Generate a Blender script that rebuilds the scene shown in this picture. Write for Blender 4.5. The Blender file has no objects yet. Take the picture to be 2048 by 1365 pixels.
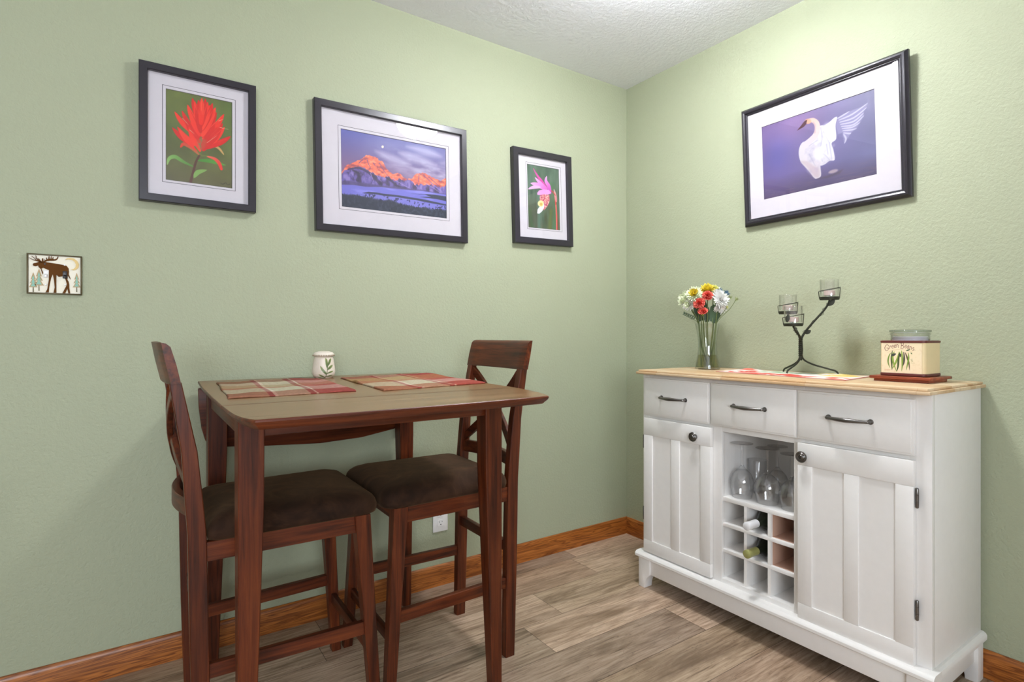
import bpy, bmesh, math, random
import numpy as np
from mathutils import Vector, Matrix
random.seed(7)
PI = math.pi
S = bpy.context.scene
COL = S.collection

# ------------------------------------------------------------------ camera
F_PX = 1107.0
CAM = Vector((-2.232, -2.172, 1.083))
FWD = Vector((0.5606, 0.8281, 0)); RGT = Vector((0.8281, -0.5606, 0))
cd = bpy.data.cameras.new('camera'); cam = bpy.data.objects.new('camera', cd); COL.objects.link(cam)
cd.sensor_width = 36.0; cd.lens = F_PX / 2048 * 36; cd.shift_y = -10.5 / 2048; cd.clip_start = 0.02
M = Matrix((RGT, Vector((0, 0, 1)), -FWD)).transposed().to_4x4(); M.translation = CAM
cam.matrix_world = M
S.camera = cam

# ------------------------------------------------------------------ world, daylight, exposure
w = bpy.data.worlds.new('sky'); S.world = w; w.use_nodes = True
w.node_tree.nodes['Background'].inputs[0].default_value = (0.62, 0.80, 1.0, 1)
w.node_tree.nodes['Background'].inputs[1].default_value = 1.2
WIN = (-4.6, -2.1, 0.85, 2.15)          # x0, x1, z0, z1 of the window in the rear wall
ROOM_X, ROOM_Y, ROOM_Z = -5.0, -4.6, 2.44
al = bpy.data.lights.new('daylight', 'AREA'); al.shape = 'RECTANGLE'; al.size = WIN[1] - WIN[0]; al.size_y = WIN[3] - WIN[2]
al.energy = 106; al.color = (0.86, 0.93, 1.0)
alo = bpy.data.objects.new('daylight', al); COL.objects.link(alo)
alo.location = ((WIN[0] + WIN[1]) / 2, ROOM_Y - 0.25, (WIN[2] + WIN[3]) / 2); alo.rotation_euler = (PI / 2, 0, 0)
LAMP_STRENGTH = 102.0
vs = S.view_settings
vs.view_transform = 'Standard'; vs.look = 'None'; vs.gamma = 1.0; vs.exposure = 0.42
try: vs.use_curve_mapping = False
except Exception: pass
S.cycles.max_bounces = 14; S.cycles.transparent_max_bounces = 40; S.cycles.diffuse_bounces = 6
S.cycles.caustics_reflective = False; S.cycles.caustics_refractive = False
S.cycles.sample_clamp_indirect = 6.0

# ------------------------------------------------------------------ helpers
def lin(c):
    return tuple((v / 255 / 12.92) if v / 255 <= 0.04045 else ((v / 255 + 0.055) / 1.055) ** 2.4 for v in c[:3]) + (1.0,)

class NT:
    def __init__(s, name):
        s.m = bpy.data.materials.new(name); s.m.use_nodes = True; s.t = s.m.node_tree
        s.b = s.t.nodes['Principled BSDF']; s.o = s.t.nodes['Material Output']
    def n(s, ty, **k):
        x = s.t.nodes.new(ty)
        for a, v in k.items():
            if a.startswith('i_'): x.inputs[int(a[2:]) if a[2:].isdigit() else a[2:]].default_value = v
            else: setattr(x, a, v)
        return x
    def l(s, a, b): s.t.links.new(a, b)
    def coord(s, scale, rot=(0, 0, 0)):
        tc = s.n('ShaderNodeTexCoord'); mp = s.n('ShaderNodeMapping')
        mp.inputs['Scale'].default_value = scale; mp.inputs['Rotation'].default_value = rot
        s.l(tc.outputs['Object'], mp.inputs[0]); return mp.outputs[0]
    def noise(s, vec, scale, detail=4, rough=0.55, dist=0.0):
        x = s.n('ShaderNodeTexNoise'); x.inputs['Scale'].default_value = scale; x.inputs['Detail'].default_value = detail
        x.inputs['Roughness'].default_value = rough; x.inputs['Distortion'].default_value = dist
        s.l(vec, x.inputs['Vector']); return x.outputs['Fac']
    def ramp(s, fac, stops):
        r = s.n('ShaderNodeValToRGB'); e = r.color_ramp.elements
        while len(e) < len(stops): e.new(0.5)
        for el, (p, c) in zip(e, stops): el.position = p; el.color = lin(c) if max(c) > 1.001 else tuple(c) + (1,)
        s.l(fac, r.inputs[0]); return r.outputs[0]
    def mix(s, fac, a, b, mode='MIX'):
        x = s.n('ShaderNodeMix'); x.data_type = 'RGBA'; x.blend_type = mode
        for v, i in ((fac, 0), (a, 6), (b, 7)):
            if hasattr(v, 'is_output'): s.l(v, x.inputs[i])
            else: x.inputs[i].default_value = v if i == 0 else (lin(v) if max(v) > 1.001 else tuple(v)[:3] + (1,))
        return x.outputs[2]
    def bump(s, h, strength, dist):
        x = s.n('ShaderNodeBump'); x.inputs['Strength'].default_value = strength; x.inputs['Distance'].default_value = dist
        s.l(h, x.inputs['Height']); s.l(x.outputs[0], s.b.inputs['Normal'])
    def base(s, c):
        if hasattr(c, 'is_output'): s.l(c, s.b.inputs['Base Color'])
        else: s.b.inputs['Base Color'].default_value = lin(c)
    def set(s, **k):
        for a, v in k.items(): s.b.inputs[a.replace('_', ' ')].default_value = v

def plain(name, c, rough=0.5, metal=0.0, spec=0.5):
    t = NT(name); t.set(Roughness=rough, Metallic=metal); t.b.inputs['Specular IOR Level'].default_value = spec
    v = t.noise(t.coord((1, 1, 1)), 35, 3)
    t.base(t.mix(v, tuple(x * 0.985 for x in c), tuple(min(255, x * 1.012) for x in c))); return t.m

def wood(name, dark, mid, light, axis, rough=0.38, across=70, along=3.0, spec=0.5):
    t = NT(name); sc = [across] * 3; sc[axis] = along
    g = t.noise(t.coord(tuple(sc)), 1.0, 7, 0.62, 0.35)
    big = t.noise(t.coord(tuple(x * 0.16 for x in sc)), 1.0, 3, 0.5, 0.6)
    c = t.ramp(g, [(0.32, dark), (0.5, mid), (0.72, light)])
    c2 = t.mix(t.ramp(big, [(0.35, (0, 0, 0)), (0.7, (0.45, 0.45, 0.45))]), c, dark)
    t.base(c2); t.set(Roughness=rough); t.b.inputs['Specular IOR Level'].default_value = spec
    t.bump(g, 0.12, 0.0008); return t.m

def oak(name, axis):
    t = NT(name); sc = [26, 26, 26]; sc[axis] = 1.6
    wv = t.n('ShaderNodeTexNoise'); wv.inputs['Scale'].default_value = 1.0; wv.inputs['Detail'].default_value = 3; wv.inputs['Distortion'].default_value = 1.2
    t.l(t.coord(tuple(sc)), wv.inputs['Vector'])
    mu = t.n('ShaderNodeMath', operation='MULTIPLY'); mu.inputs[1].default_value = 9; t.l(wv.outputs['Fac'], mu.inputs[0])
    fr = t.n('ShaderNodeMath', operation='FRACT'); t.l(mu.outputs[0], fr.inputs[0])
    c = t.ramp(fr.outputs[0], [(0.0, (112, 58, 18)), (0.35, (160, 93, 36)), (0.8, (184, 112, 50)), (1.0, (130, 70, 24))])
    sc2 = [160, 160, 160]; sc2[axis] = 5
    f = t.noise(t.coord(tuple(sc2)), 1.0, 4)
    t.base(t.mix(t.ramp(f, [(0.42, (0.0, 0.0, 0.0)), (0.68, (0.5, 0.5, 0.5))]), c, (92, 42, 12)))
    t.set(Roughness=0.34); return t.m

def wall_paint(name, c, scale=95, strength=0.7, dist=0.003):
    t = NT(name); v = t.coord((1, 1, 1))
    a = t.noise(v, scale, 4, 0.5, 0.4); b = t.noise(v, scale * 2.6, 3)
    ad = t.n('ShaderNodeMath', operation='MULTIPLY_ADD'); ad.inputs[1].default_value = 0.4
    t.l(b, ad.inputs[0]); t.l(a, ad.inputs[2])
    t.bump(ad.outputs[0], strength, dist)
    n2 = t.noise(v, 1.3, 2)
    t.base(t.mix(n2, tuple(x * 0.985 for x in c), tuple(min(255, x * 1.012) for x in c)))
    t.set(Roughness=0.62); t.b.inputs['Specular IOR Level'].default_value = 0.3; return t.m

def painted(name, rough=0.5, attr='Col', spec=0.4, bump=0.0):
    t = NT(name); a = t.n('ShaderNodeVertexColor'); a.layer_name = attr
    t.l(a.outputs['Color'], t.b.inputs['Base Color']); t.set(Roughness=rough); t.b.inputs['Specular IOR Level'].default_value = spec
    if bump:
        v = t.coord((1, 1, 1)); t.bump(t.noise(v, 600, 2), bump, 0.001)
    return t.m

def clear(name, tint=(1, 1, 1), f0=0.04, edge=(1, 1, 1), rough=0.0, power=5.0, fmax=1.0):
    """Clear glass: what lies behind shows through, a Schlick share of what stands before it is mirrored."""
    t = NT(name); t.t.nodes.remove(t.b)
    lw = t.n('ShaderNodeLayerWeight'); lw.inputs[0].default_value = 0.5
    p = t.n('ShaderNodeMath', operation='POWER'); p.inputs[1].default_value = power; t.l(lw.outputs['Facing'], p.inputs[0])
    f = t.n('ShaderNodeMath', operation='MULTIPLY_ADD'); f.inputs[1].default_value = fmax - f0; f.inputs[2].default_value = f0; t.l(p.outputs[0], f.inputs[0])
    tr = t.n('ShaderNodeBsdfTransparent'); gl = t.n('ShaderNodeBsdfGlossy'); gl.inputs['Roughness'].default_value = rough
    p2 = t.n('ShaderNodeMath', operation='POWER'); p2.inputs[1].default_value = 3.0; t.l(lw.outputs['Facing'], p2.inputs[0])
    t.l(t.mix(p2.outputs[0], tint, edge), tr.inputs['Color'])
    mx = t.n('ShaderNodeMixShader'); t.l(f.outputs[0], mx.inputs[0]); t.l(tr.outputs[0], mx.inputs[1]); t.l(gl.outputs[0], mx.inputs[2])
    t.l(mx.outputs[0], t.o.inputs['Surface']); return t.m

# ------------------------------------------------------------------ object helpers
def tag(o, label=None, cat=None, group=None, kind=None):
    if label: o['label'] = label
    if cat: o['category'] = cat
    if group: o['group'] = group
    if kind: o['kind'] = kind
    return o

def thing(name, label, cat, loc, group=None):
    o = bpy.data.objects.new(name, None); o.empty_display_size = 0.05; COL.objects.link(o)
    o.location = loc; return tag(o, label, cat, group)

def world_loc(o):
    v = Vector((0, 0, 0))
    while o is not None:
        v += Vector(o.location); o = o.parent
    return v

class MB:
    def __init__(s): s.bm = bmesh.new(); s.mi = 0
    def _new(s, fn):
        n0 = set(s.bm.faces); fn()
        for f in s.bm.faces:
            if f not in n0: f.material_index = s.mi
    def box(s, a, b, bevel=0.0, seg=2):
        t = bmesh.new()
        x0, x1 = sorted((a[0], b[0])); y0, y1 = sorted((a[1], b[1])); z0, z1 = sorted((a[2], b[2]))
        bmesh.ops.create_cube(t, size=1.0)
        for v in t.verts: v.co = Vector((x0 + (v.co.x + .5) * (x1 - x0), y0 + (v.co.y + .5) * (y1 - y0), z0 + (v.co.z + .5) * (z1 - z0)))
        if bevel: bmesh.ops.bevel(t, geom=list(t.edges), offset=bevel, segments=seg, profile=0.5, affect='EDGES')
        s.add(t); return s
    def add(s, t):
        mp = {}
        for v in t.verts: mp[v] = s.bm.verts.new(v.co)
        for f in t.faces:
            try: g = s.bm.faces.new([mp[v] for v in f.verts]); g.material_index = s.mi
            except ValueError: pass
        t.free()
    def face(s, pts):
        g = s.bm.faces.new([s.bm.verts.new(p) for p in pts]); g.material_index = s.mi; return g
    def prism(s, poly, direction, bevel=0.0, seg=2):
        """poly: 3-D points of a flat outline, extruded along direction."""
        t = bmesh.new(); d = Vector(direction)
        a = [t.verts.new(Vector(p)) for p in poly]; b = [t.verts.new(Vector(p) + d) for p in poly]
        t.faces.new(a); t.faces.new(list(reversed(b)))
        n = len(a)
        for i in range(n): t.faces.new((a[i], b[i], b[(i + 1) % n], a[(i + 1) % n]))
        bmesh.ops.recalc_face_normals(t, faces=list(t.faces))
        if bevel: bmesh.ops.bevel(t, geom=list(t.edges), offset=bevel, segments=seg, profile=0.5, affect='EDGES')
        s.add(t); return s
    def loft(s, rings, cap=True, closed=True):
        vs_ = [[s.bm.verts.new(Vector(p)) for p in r] for r in rings]
        n = len(rings[0])
        for i in range(len(rings) - 1):
            for j in range(n if closed else n - 1):
                k = (j + 1) % n
                f = s.bm.faces.new((vs_[i][j], vs_[i][k], vs_[i + 1][k], vs_[i + 1][j])); f.material_index = s.mi
        if cap and closed:
            f = s.bm.faces.new(list(reversed(vs_[0]))); f.material_index = s.mi
            f = s.bm.faces.new(vs_[-1]); f.material_index = s.mi
        return s
    def lathe(s, prof, c, n=32, axis=Vector((0, 0, 1)), close=False):
        c = Vector(c); ax = Vector(axis).normalized()
        u = ax.orthogonal().normalized(); v = ax.cross(u)
        rings = []
        for r, h in prof:
            rings.append([c + ax * h + (u * math.cos(2 * PI * k / n) + v * math.sin(2 * PI * k / n)) * max(r, 1e-5) for k in range(n)])
        if close: rings.append(rings[0])
        return s.loft(rings, cap=not close)
    def tube(s, pts, r, n=8, cap=True):
        pts = [Vector(p) for p in pts]; rr = r if isinstance(r, (list, tuple)) else [r] * len(pts)
        t0 = (pts[1] - pts[0]).normalized(); u = t0.orthogonal().normalized(); rings = []
        for i, p in enumerate(pts):
            t = ((pts[min(i + 1, len(pts) - 1)] - pts[max(i - 1, 0)])).normalized()
            u = (u - t * u.dot(t)).normalized(); v = t.cross(u)
            rings.append([p + (u * math.cos(2 * PI * k / n) + v * math.sin(2 * PI * k / n)) * rr[i] for k in range(n)])
        return s.loft(rings, cap)
    def bar(s, pts, wv, hv, sizes, bevel=0.0):
        """rectangular section swept along pts; wv, hv: unit vectors (or lists); sizes: (w,h) or list."""
        rings = []
        for i, p in enumerate(pts):
            W = Vector(wv[i] if isinstance(wv, list) else wv); H = Vector(hv[i] if isinstance(hv, list) else hv)
            a, b = sizes[i] if isinstance(sizes, list) else sizes
            c = min(a, b) * 0.12 if bevel is None else bevel
            P = Vector(p); q = []
            for sx, sy in ((-1, -1), (1, -1), (1, 1), (-1, 1)):
                e1 = (sx * (a / 2 - c), sy * b / 2); e2 = (sx * a / 2, sy * (b / 2 - c))
                pr = (e1, e2) if (sx * sy < 0) else (e2, e1)
                if c == 0: pr = ((sx * a / 2, sy * b / 2),)
                for ex, ey in pr: q.append(P + W * ex + H * ey)
            rings.append(q)
        return s.loft(rings)
    def build(s, name, mats, parent=None, loc=None, smooth=35, kind=None):
        bmesh.ops.recalc_face_normals(s.bm, faces=list(s.bm.faces))
        org = world_loc(parent) if parent is not None else Vector(loc or (0, 0, 0))
        for v in s.bm.verts: v.co -= org
        me = bpy.data.meshes.new(name); s.bm.to_mesh(me); s.bm.free()
        for m in (mats if isinstance(mats, (list, tuple)) else [mats]): me.materials.append(m)
        if smooth:
            me.polygons.foreach_set('use_smooth', [True] * len(me.polygons)); me.set_sharp_from_angle(angle=math.radians(smooth))
        o = bpy.data.objects.new(name, me); COL.objects.link(o)
        if parent is not None: o.parent = parent
        else: o.location = org
        if kind: o['kind'] = kind
        return o

def smooth_path(pts, per=6):
    P = [Vector(p) for p in pts]; out = []
    for i in range(len(P) - 1):
        p0 = P[max(i - 1, 0)]; p1 = P[i]; p2 = P[i + 1]; p3 = P[min(i + 2, len(P) - 1)]
        for k in range(per):
            t = k / per
            out.append(0.5 * ((2 * p1) + (p2 - p0) * t + (2 * p0 - 5 * p1 + 4 * p2 - p3) * t * t + (3 * p1 - p0 - 3 * p2 + p3) * t ** 3))
    out.append(P[-1]); return out

def copy_thing(root, loc, rz, label):
    r = root.copy(); COL.objects.link(r); r.location = loc; r.rotation_euler = (0, 0, rz); r['label'] = label
    for ch in list(root.children):
        c = ch.copy(); COL.objects.link(c); c.parent = r
        for g in list(ch.children):
            d = g.copy(); COL.objects.link(d); d.parent = c
    return r

# ------------------------------------------------------------------ printed / woven surfaces: a small numpy painter
def soft(pts, closed=False, per=4):
    P = np.array(pts, float); n = len(P); out = []
    for i in range(n if closed else n - 1):
        g = (lambda k: P[k % n]) if closed else (lambda k: P[min(max(k, 0), n - 1)])
        p0, p1, p2, p3 = g(i - 1), g(i), g(i + 1), g(i + 2)
        for k in range(per):
            t = k / per
            out.append(tuple(.5 * (2 * p1 + (p2 - p0) * t + (2 * p0 - 5 * p1 + 4 * p2 - p3) * t * t + (3 * p1 - p0 - 3 * p2 + p3) * t ** 3)))
    if not closed: out.append(tuple(P[-1]))
    return out

def rough(pts, amp, seed, per=4):
    r = random.Random(seed); out = []
    for (x0, y0), (x1, y1) in zip(pts, pts[1:]):
        for k in range(per):
            f = k / per; out.append((x0 + (x1 - x0) * f, y0 + (y1 - y0) * f + (r.uniform(-amp, amp) if k else r.uniform(-amp, amp) * .4)))
    return out + [pts[-1]]

class Canvas:
    def __init__(s, w, h, c=(255, 255, 255)):
        s.w, s.h = w, h; s.a = np.ones((h, w, 3)) * np.array(c) / 255.0
        s.X, s.Y = np.meshgrid((np.arange(w) + .5) / w, (np.arange(h) + .5) / h); s.H = None; s.rng = np.random.RandomState(3)
    def quad(s, q):
        """q: the picture's corners (TL, TR, BR, BL) in the units the shapes are given in."""
        A = []; b = []
        for (x, y), (u, v) in zip(q, ((0, 0), (1, 0), (1, 1), (0, 1))):
            A += [[x, y, 1, 0, 0, 0, -u * x, -u * y], [0, 0, 0, x, y, 1, -v * x, -v * y]]; b += [u, v]
        s.H = np.append(np.linalg.solve(np.array(A, float), np.array(b, float)), 1).reshape(3, 3); return s
    def map(s, pts):
        p = np.array(pts, float)
        if s.H is None: return p
        q = np.c_[p, np.ones(len(p))] @ s.H.T
        return q[:, :2] / q[:, 2:]
    def put(s, alpha, col):
        c = np.array(col, float)
        if c.ndim == 1: c = c / 255.0
        s.a = s.a * (1 - alpha[..., None]) + c * alpha[..., None]
    def fbm(s, sx, sy, octs=4, seed=0):
        r = np.random.RandomState(seed); out = np.zeros((s.h, s.w)); amp = 1; tot = 0
        for o in range(octs):
            nx, ny = max(2, int(sx * 2 ** o)) + 2, max(2, int(sy * 2 ** o)) + 2
            g = r.rand(ny, nx); x = s.X * (nx - 1.001); y = s.Y * (ny - 1.001)
            x0 = x.astype(int); y0 = y.astype(int); fx = x - x0; fy = y - y0
            fx = fx * fx * (3 - 2 * fx); fy = fy * fy * (3 - 2 * fy)
            out += amp * ((g[y0, x0] * (1 - fx) + g[y0, x0 + 1] * fx) * (1 - fy) + (g[y0 + 1, x0] * (1 - fx) + g[y0 + 1, x0 + 1] * fx) * fy)
            tot += amp; amp *= .55
        return out / tot
    def dist(s, p, closed=False):
        """pixel distance and position along a polyline given in unit coordinates."""
        asp = s.w; px, py = s.X * s.w, s.Y * s.h
        P = p * np.array([s.w, s.h]); n = len(P); best = np.full(px.shape, 1e9); tt = np.zeros(px.shape)
        m = n if closed else n - 1
        for i in range(m):
            a = P[i]; b = P[(i + 1) % n]; d = b - a; L = max(d @ d, 1e-9)
            t = np.clip(((px - a[0]) * d[0] + (py - a[1]) * d[1]) / L, 0, 1)
            q = np.hypot(px - a[0] - t * d[0], py - a[1] - t * d[1]); k = q < best
            best = np.where(k, q, best); tt = np.where(k, (i + t) / m, tt)
        return best, tt
    def mask(s, pts, feather=0.7):
        p = s.map(soft(pts[1:], True) if pts[0] == 'soft' else pts); ins = np.zeros(s.X.shape, bool); n = len(p); j = n - 1
        for i in range(n):
            xi, yi = p[i]; xj, yj = p[j]
            c = ((yi > s.Y) != (yj > s.Y)) & (s.X < (xj - xi) * (s.Y - yi) / (yj - yi + 1e-12) + xi); ins ^= c; j = i
        d, _ = s.dist(p, True)
        return np.clip(.5 + np.where(ins, d, -d) / (2 * feather), 0, 1)
    def poly(s, pts, col, feather=0.7, alpha=1.0): s.put(s.mask(pts, feather) * alpha, col); return s
    def line(s, pts, col, w0, w1=None, feather=0.6, alpha=1.0, col2=None, belly=0.0):
        w1 = w0 if w1 is None else w1; d, t = s.dist(s.map(soft(pts) if len(pts) > 2 else pts))
        r = w0 + (w1 - w0) * t + belly * np.sin(PI * np.clip(t, 0, 1))
        a = np.clip(.5 + (r - d) / (2 * feather), 0, 1) * np.clip(r / 0.5, 0, 1) * alpha
        if col2 is not None:
            c = (np.array(col)[None, None] * (1 - t[..., None]) + np.array(col2)[None, None] * t[..., None]) / 255.0
            s.put(a, c)
        else: s.put(a, col)
        return s
    def ell(s, c, rx, ry, col, feather=1.0, alpha=1.0, rot=0):
        pts = [(c[0] + rx * math.cos(a) * math.cos(rot) - ry * math.sin(a) * math.sin(rot), c[1] + rx * math.cos(a) * math.sin(rot) + ry * math.sin(a) * math.cos(rot)) for a in [2 * PI * k / 24 for k in range(24)]]
        return s.poly(pts, col, feather, alpha)
    def grid(s, name, fn, mat, parent=None, loc=None, wrap=False):
        """fn(U, V) -> X, Y, Z arrays of the painted surface; V runs down."""
        U, V = np.meshgrid(np.linspace(0, 1, s.w), np.linspace(0, 1, s.h))
        x, y, z = fn(U, V); org = world_loc(parent) if parent is not None else Vector(loc or (0, 0, 0))
        co = np.stack([x - org.x, y - org.y, z - org.z], -1).reshape(-1, 3)
        idx = np.arange(s.w * s.h).reshape(s.h, s.w)
        q = np.stack([idx[1:, :-1], idx[1:, 1:], idx[:-1, 1:], idx[:-1, :-1]], -1).reshape(-1, 4)
        me = bpy.data.meshes.new(name); me.from_pydata(co.tolist(), [], q.tolist())
        c = np.clip(s.a, 0, 1); c = np.where(c <= .04045, c / 12.92, ((c + .055) / 1.055) ** 2.4).reshape(-1, 3)
        at = me.color_attributes.new('Col', 'FLOAT_COLOR', 'POINT')
        at.data.foreach_set('color', np.c_[c, np.ones(len(c))].astype(np.float32).ravel())
        me.polygons.foreach_set('use_smooth', [True] * len(me.polygons)); me.materials.append(mat)
        o = bpy.data.objects.new(name, me); COL.objects.link(o)
        if parent is not None: o.parent = parent
        else: o.location = org
        return o

# ------------------------------------------------------------------ materials
GREEN = (166, 172, 146)
m_wall = wall_paint('sage wall paint', GREEN)
m_ceil = wall_paint('ceiling paint', (236, 238, 248), 55, 0.6, 0.004)
m_offwhite = wall_paint('far wall paint', (232, 229, 224))
m_oak_x = oak('oak trim along x', 0); m_oak_y = oak('oak trim along y', 1)
CH = ((44, 15, 5), (92, 39, 15), (124, 60, 26))
m_wood = [wood('cherry wood %d' % k, *CH, axis=k, spec=0.38) for k in range(3)]
m_top = wood('sheen lightened table wood', (92, 60, 34), (138, 98, 60), (160, 120, 78), 0, rough=0.27, across=55, along=2.2, spec=0.75)  # paler olive base: sheen of the reflected green wall put into the colour
m_white = plain('white cabinet paint', (233, 231, 228), 0.42)
m_pewter = plain('dark pewter', (118, 115, 112), 0.28, 0.92)
m_black = plain('black frame lacquer', (40, 37, 44), 0.30)
m_mat = plain('mat board', (203, 198, 206), 0.7)
m_line = plain('mat rule', (50, 46, 56), 0.7)
m_print = painted('photo print', 0.45)
m_glass = clear('picture glass', f0=0.042)
m_iron = plain('dark green iron', (44, 46, 34), 0.5, 0.3)
m_plate = plain('white plastic', (236, 235, 234), 0.35)

def suede():
    t = NT('brown microsuede'); v = t.coord((1, 1, 1))
    a = t.noise(v, 9, 4, 0.6, 1.4); t.base(t.ramp(a, [(0.3, (30, 17, 10)), (0.5, (46, 28, 17)), (0.72, (68, 45, 29))]))
    t.bump(t.noise(v, 500, 2), 0.12, 0.001); t.set(Roughness=0.85); t.b.inputs['Sheen Weight'].default_value = 0.22
    t.b.inputs['Sheen Tint'].default_value = lin((190, 150, 110)); t.b.inputs['Specular IOR Level'].default_value = 0.2; return t.m
m_suede = suede()

def butcher():
    t = NT('butcher block'); tc = t.n('ShaderNodeTexCoord'); mp = t.n('ShaderNodeMapping')
    mp.inputs['Rotation'].default_value = (0, 0, PI / 2); t.l(tc.outputs['Object'], mp.inputs[0])
    br = t.n('ShaderNodeTexBrick'); br.offset = 0.37; br.inputs['Scale'].default_value = 1.0
    br.inputs['Brick Width'].default_value = 0.31; br.inputs['Row Height'].default_value = 0.042
    br.inputs['Mortar Size'].default_value = 0.0004; br.inputs['Color1'].default_value = lin((226, 204, 172)); br.inputs['Color2'].default_value = lin((202, 164, 120))
    br.inputs['Mortar'].default_value = lin((184, 142, 96)); t.l(mp.outputs[0], br.inputs['Vector'])
    g = t.noise(t.coord((90, 5, 90)), 1.0, 5)
    t.base(t.mix(t.ramp(g, [(0.4, (0, 0, 0)), (0.75, (0.4, 0.4, 0.4))]), br.outputs['Color'], (188, 148, 102))); t.set(Roughness=0.36); return t.m
m_butcher = butcher()

def floor_mat():
    t = NT('plank floor'); a = t.n('ShaderNodeVertexColor'); a.layer_name = 'Col'
    uv = t.n('ShaderNodeUVMap'); uv.uv_map = 'UVMap'
    def mp(sx, sy):
        m = t.n('ShaderNodeMapping'); m.inputs['Scale'].default_value = (sx, sy, 1); t.l(uv.outputs[0], m.inputs[0]); return m.outputs[0]
    g = t.noise(mp(7, 110), 1.0, 6, 0.65, 0.6)
    c = t.ramp(g, [(0.28, (112, 88, 67)), (0.42, (176, 149, 125)), (0.58, (206, 180, 156)), (0.8, (224, 203, 182))])
    big = t.noise(mp(1.6, 9), 1.0, 5, 0.6, 1.3)
    c = t.mix(t.ramp(big, [(0.48, (0, 0, 0)), (0.70, (0.80, 0.80, 0.80))]), c, (116, 92, 70))
    kn = t.noise(mp(28, 60), 1.0, 3, 0.5, 2.0)
    c = t.mix(t.ramp(kn, [(0.62, (0, 0, 0)), (0.8, (0.6, 0.6, 0.6))]), c, (88, 70, 54))
    t.base(t.mix(1.0, c, a.outputs['Color'], 'MULTIPLY')); t.set(Roughness=0.42); t.bump(g, 0.25, 0.0012); return t.m
m_floor = floor_mat()

# ------------------------------------------------------------------ the room
def structure(name, mb, mat, loc=(0, 0, 0), smooth=0):
    return mb.build(name, mat, None, loc, smooth, 'structure')

T = 0.12
structure('wall_left', MB().box((ROOM_X - T, 0, -0.1), (T, T, ROOM_Z)), m_wall)
structure('wall_right', MB().box((0, ROOM_Y - T, -0.1), (T, 0, ROOM_Z)), m_wall)
structure('wall_far', MB().box((ROOM_X - T, ROOM_Y - T, -0.1), (ROOM_X, 0, ROOM_Z)), m_offwhite)
b = MB()
b.box((ROOM_X, ROOM_Y - T, -0.1), (WIN[0], ROOM_Y, ROOM_Z)); b.box((WIN[1], ROOM_Y - T, -0.1), (0, ROOM_Y, ROOM_Z))
b.box((WIN[0], ROOM_Y - T, -0.1), (WIN[1], ROOM_Y, WIN[2])); b.box((WIN[0], ROOM_Y - T, WIN[3]), (WIN[1], ROOM_Y, ROOM_Z))
structure('wall_rear', b, m_offwhite)
structure('ceiling', MB().box((ROOM_X - T, ROOM_Y - T, ROOM_Z), (T, T, ROOM_Z + 0.1)), m_ceil)

def build_floor():
    W = 0.195; bm = bmesh.new(); uvl = bm.loops.layers.uv.new('UVMap'); cl = bm.loops.layers.color.new('Col')
    rng = random.Random(5); starts = {0: -0.49, 1: -0.86, 2: -1.047, 3: -0.50, 4: -1.30, 5: -0.22, 6: -0.95}
    def quad(x0, x1, y0, y1, z, c, off):
        vs_ = [bm.verts.new((x, y, z)) for x, y in ((x0, y0), (x1, y0), (x1, y1), (x0, y1))]
        f = bm.faces.new(vs_)
        for lp in f.loops:
            lp[uvl].uv = (lp.vert.co.x + off[0], lp.vert.co.y + off[1]); lp[cl] = c
    quad(ROOM_X, 0, ROOM_Y, 0, -0.0015, (0.38, 0.33, 0.3, 1), (0, 0))
    k = -1
    while True:
        y1 = -0.107 - W * k; y0 = y1 - W
        if y1 < ROOM_Y: break
        st = starts.get(k, rng.uniform(-1.2, 0)); x1 = st + 1.22
        while x1 > ROOM_X:
            x0 = x1 - 1.22; a0, a1 = max(x0, ROOM_X), min(x1, 0); b0, b1 = max(y0, ROOM_Y), min(y1, 0)
            if a1 - a0 > 0.01 and b1 - b0 > 0.005:
                v = rng.uniform(0.80, 1.10); c = (v * rng.uniform(0.98, 1.03), v, v * rng.uniform(0.96, 1.01), 1)
                quad(a0 + 0.0008, a1 - 0.0008, b0 + 0.0008, b1 - 0.0008, 0, c, (rng.uniform(0, 40), rng.uniform(0, 40)))
            x1 = x0
        k += 1
    me = bpy.data.meshes.new('floor'); bm.to_mesh(me); bm.free(); me.materials.append(m_floor)
    o = bpy.data.objects.new('floor', me); COL.objects.link(o); o['kind'] = 'structure'
build_floor()

BB = [(0, 0), (0.013, 0), (0.013, 0.062), (0.0115, 0.068), (0.0115, 0.074), (0.008, 0.084), (0.004, 0.088), (0, 0.088)]
structure('baseboard_left', MB().prism([(ROOM_X, -d, z) for d, z in BB], (-ROOM_X, 0, 0)), m_oak_x, smooth=30)
structure('baseboard_right', MB().prism([(-d, ROOM_Y, z) for d, z in BB], (0, -ROOM_Y - 0.013, 0)), m_oak_y, smooth=30)

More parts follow.
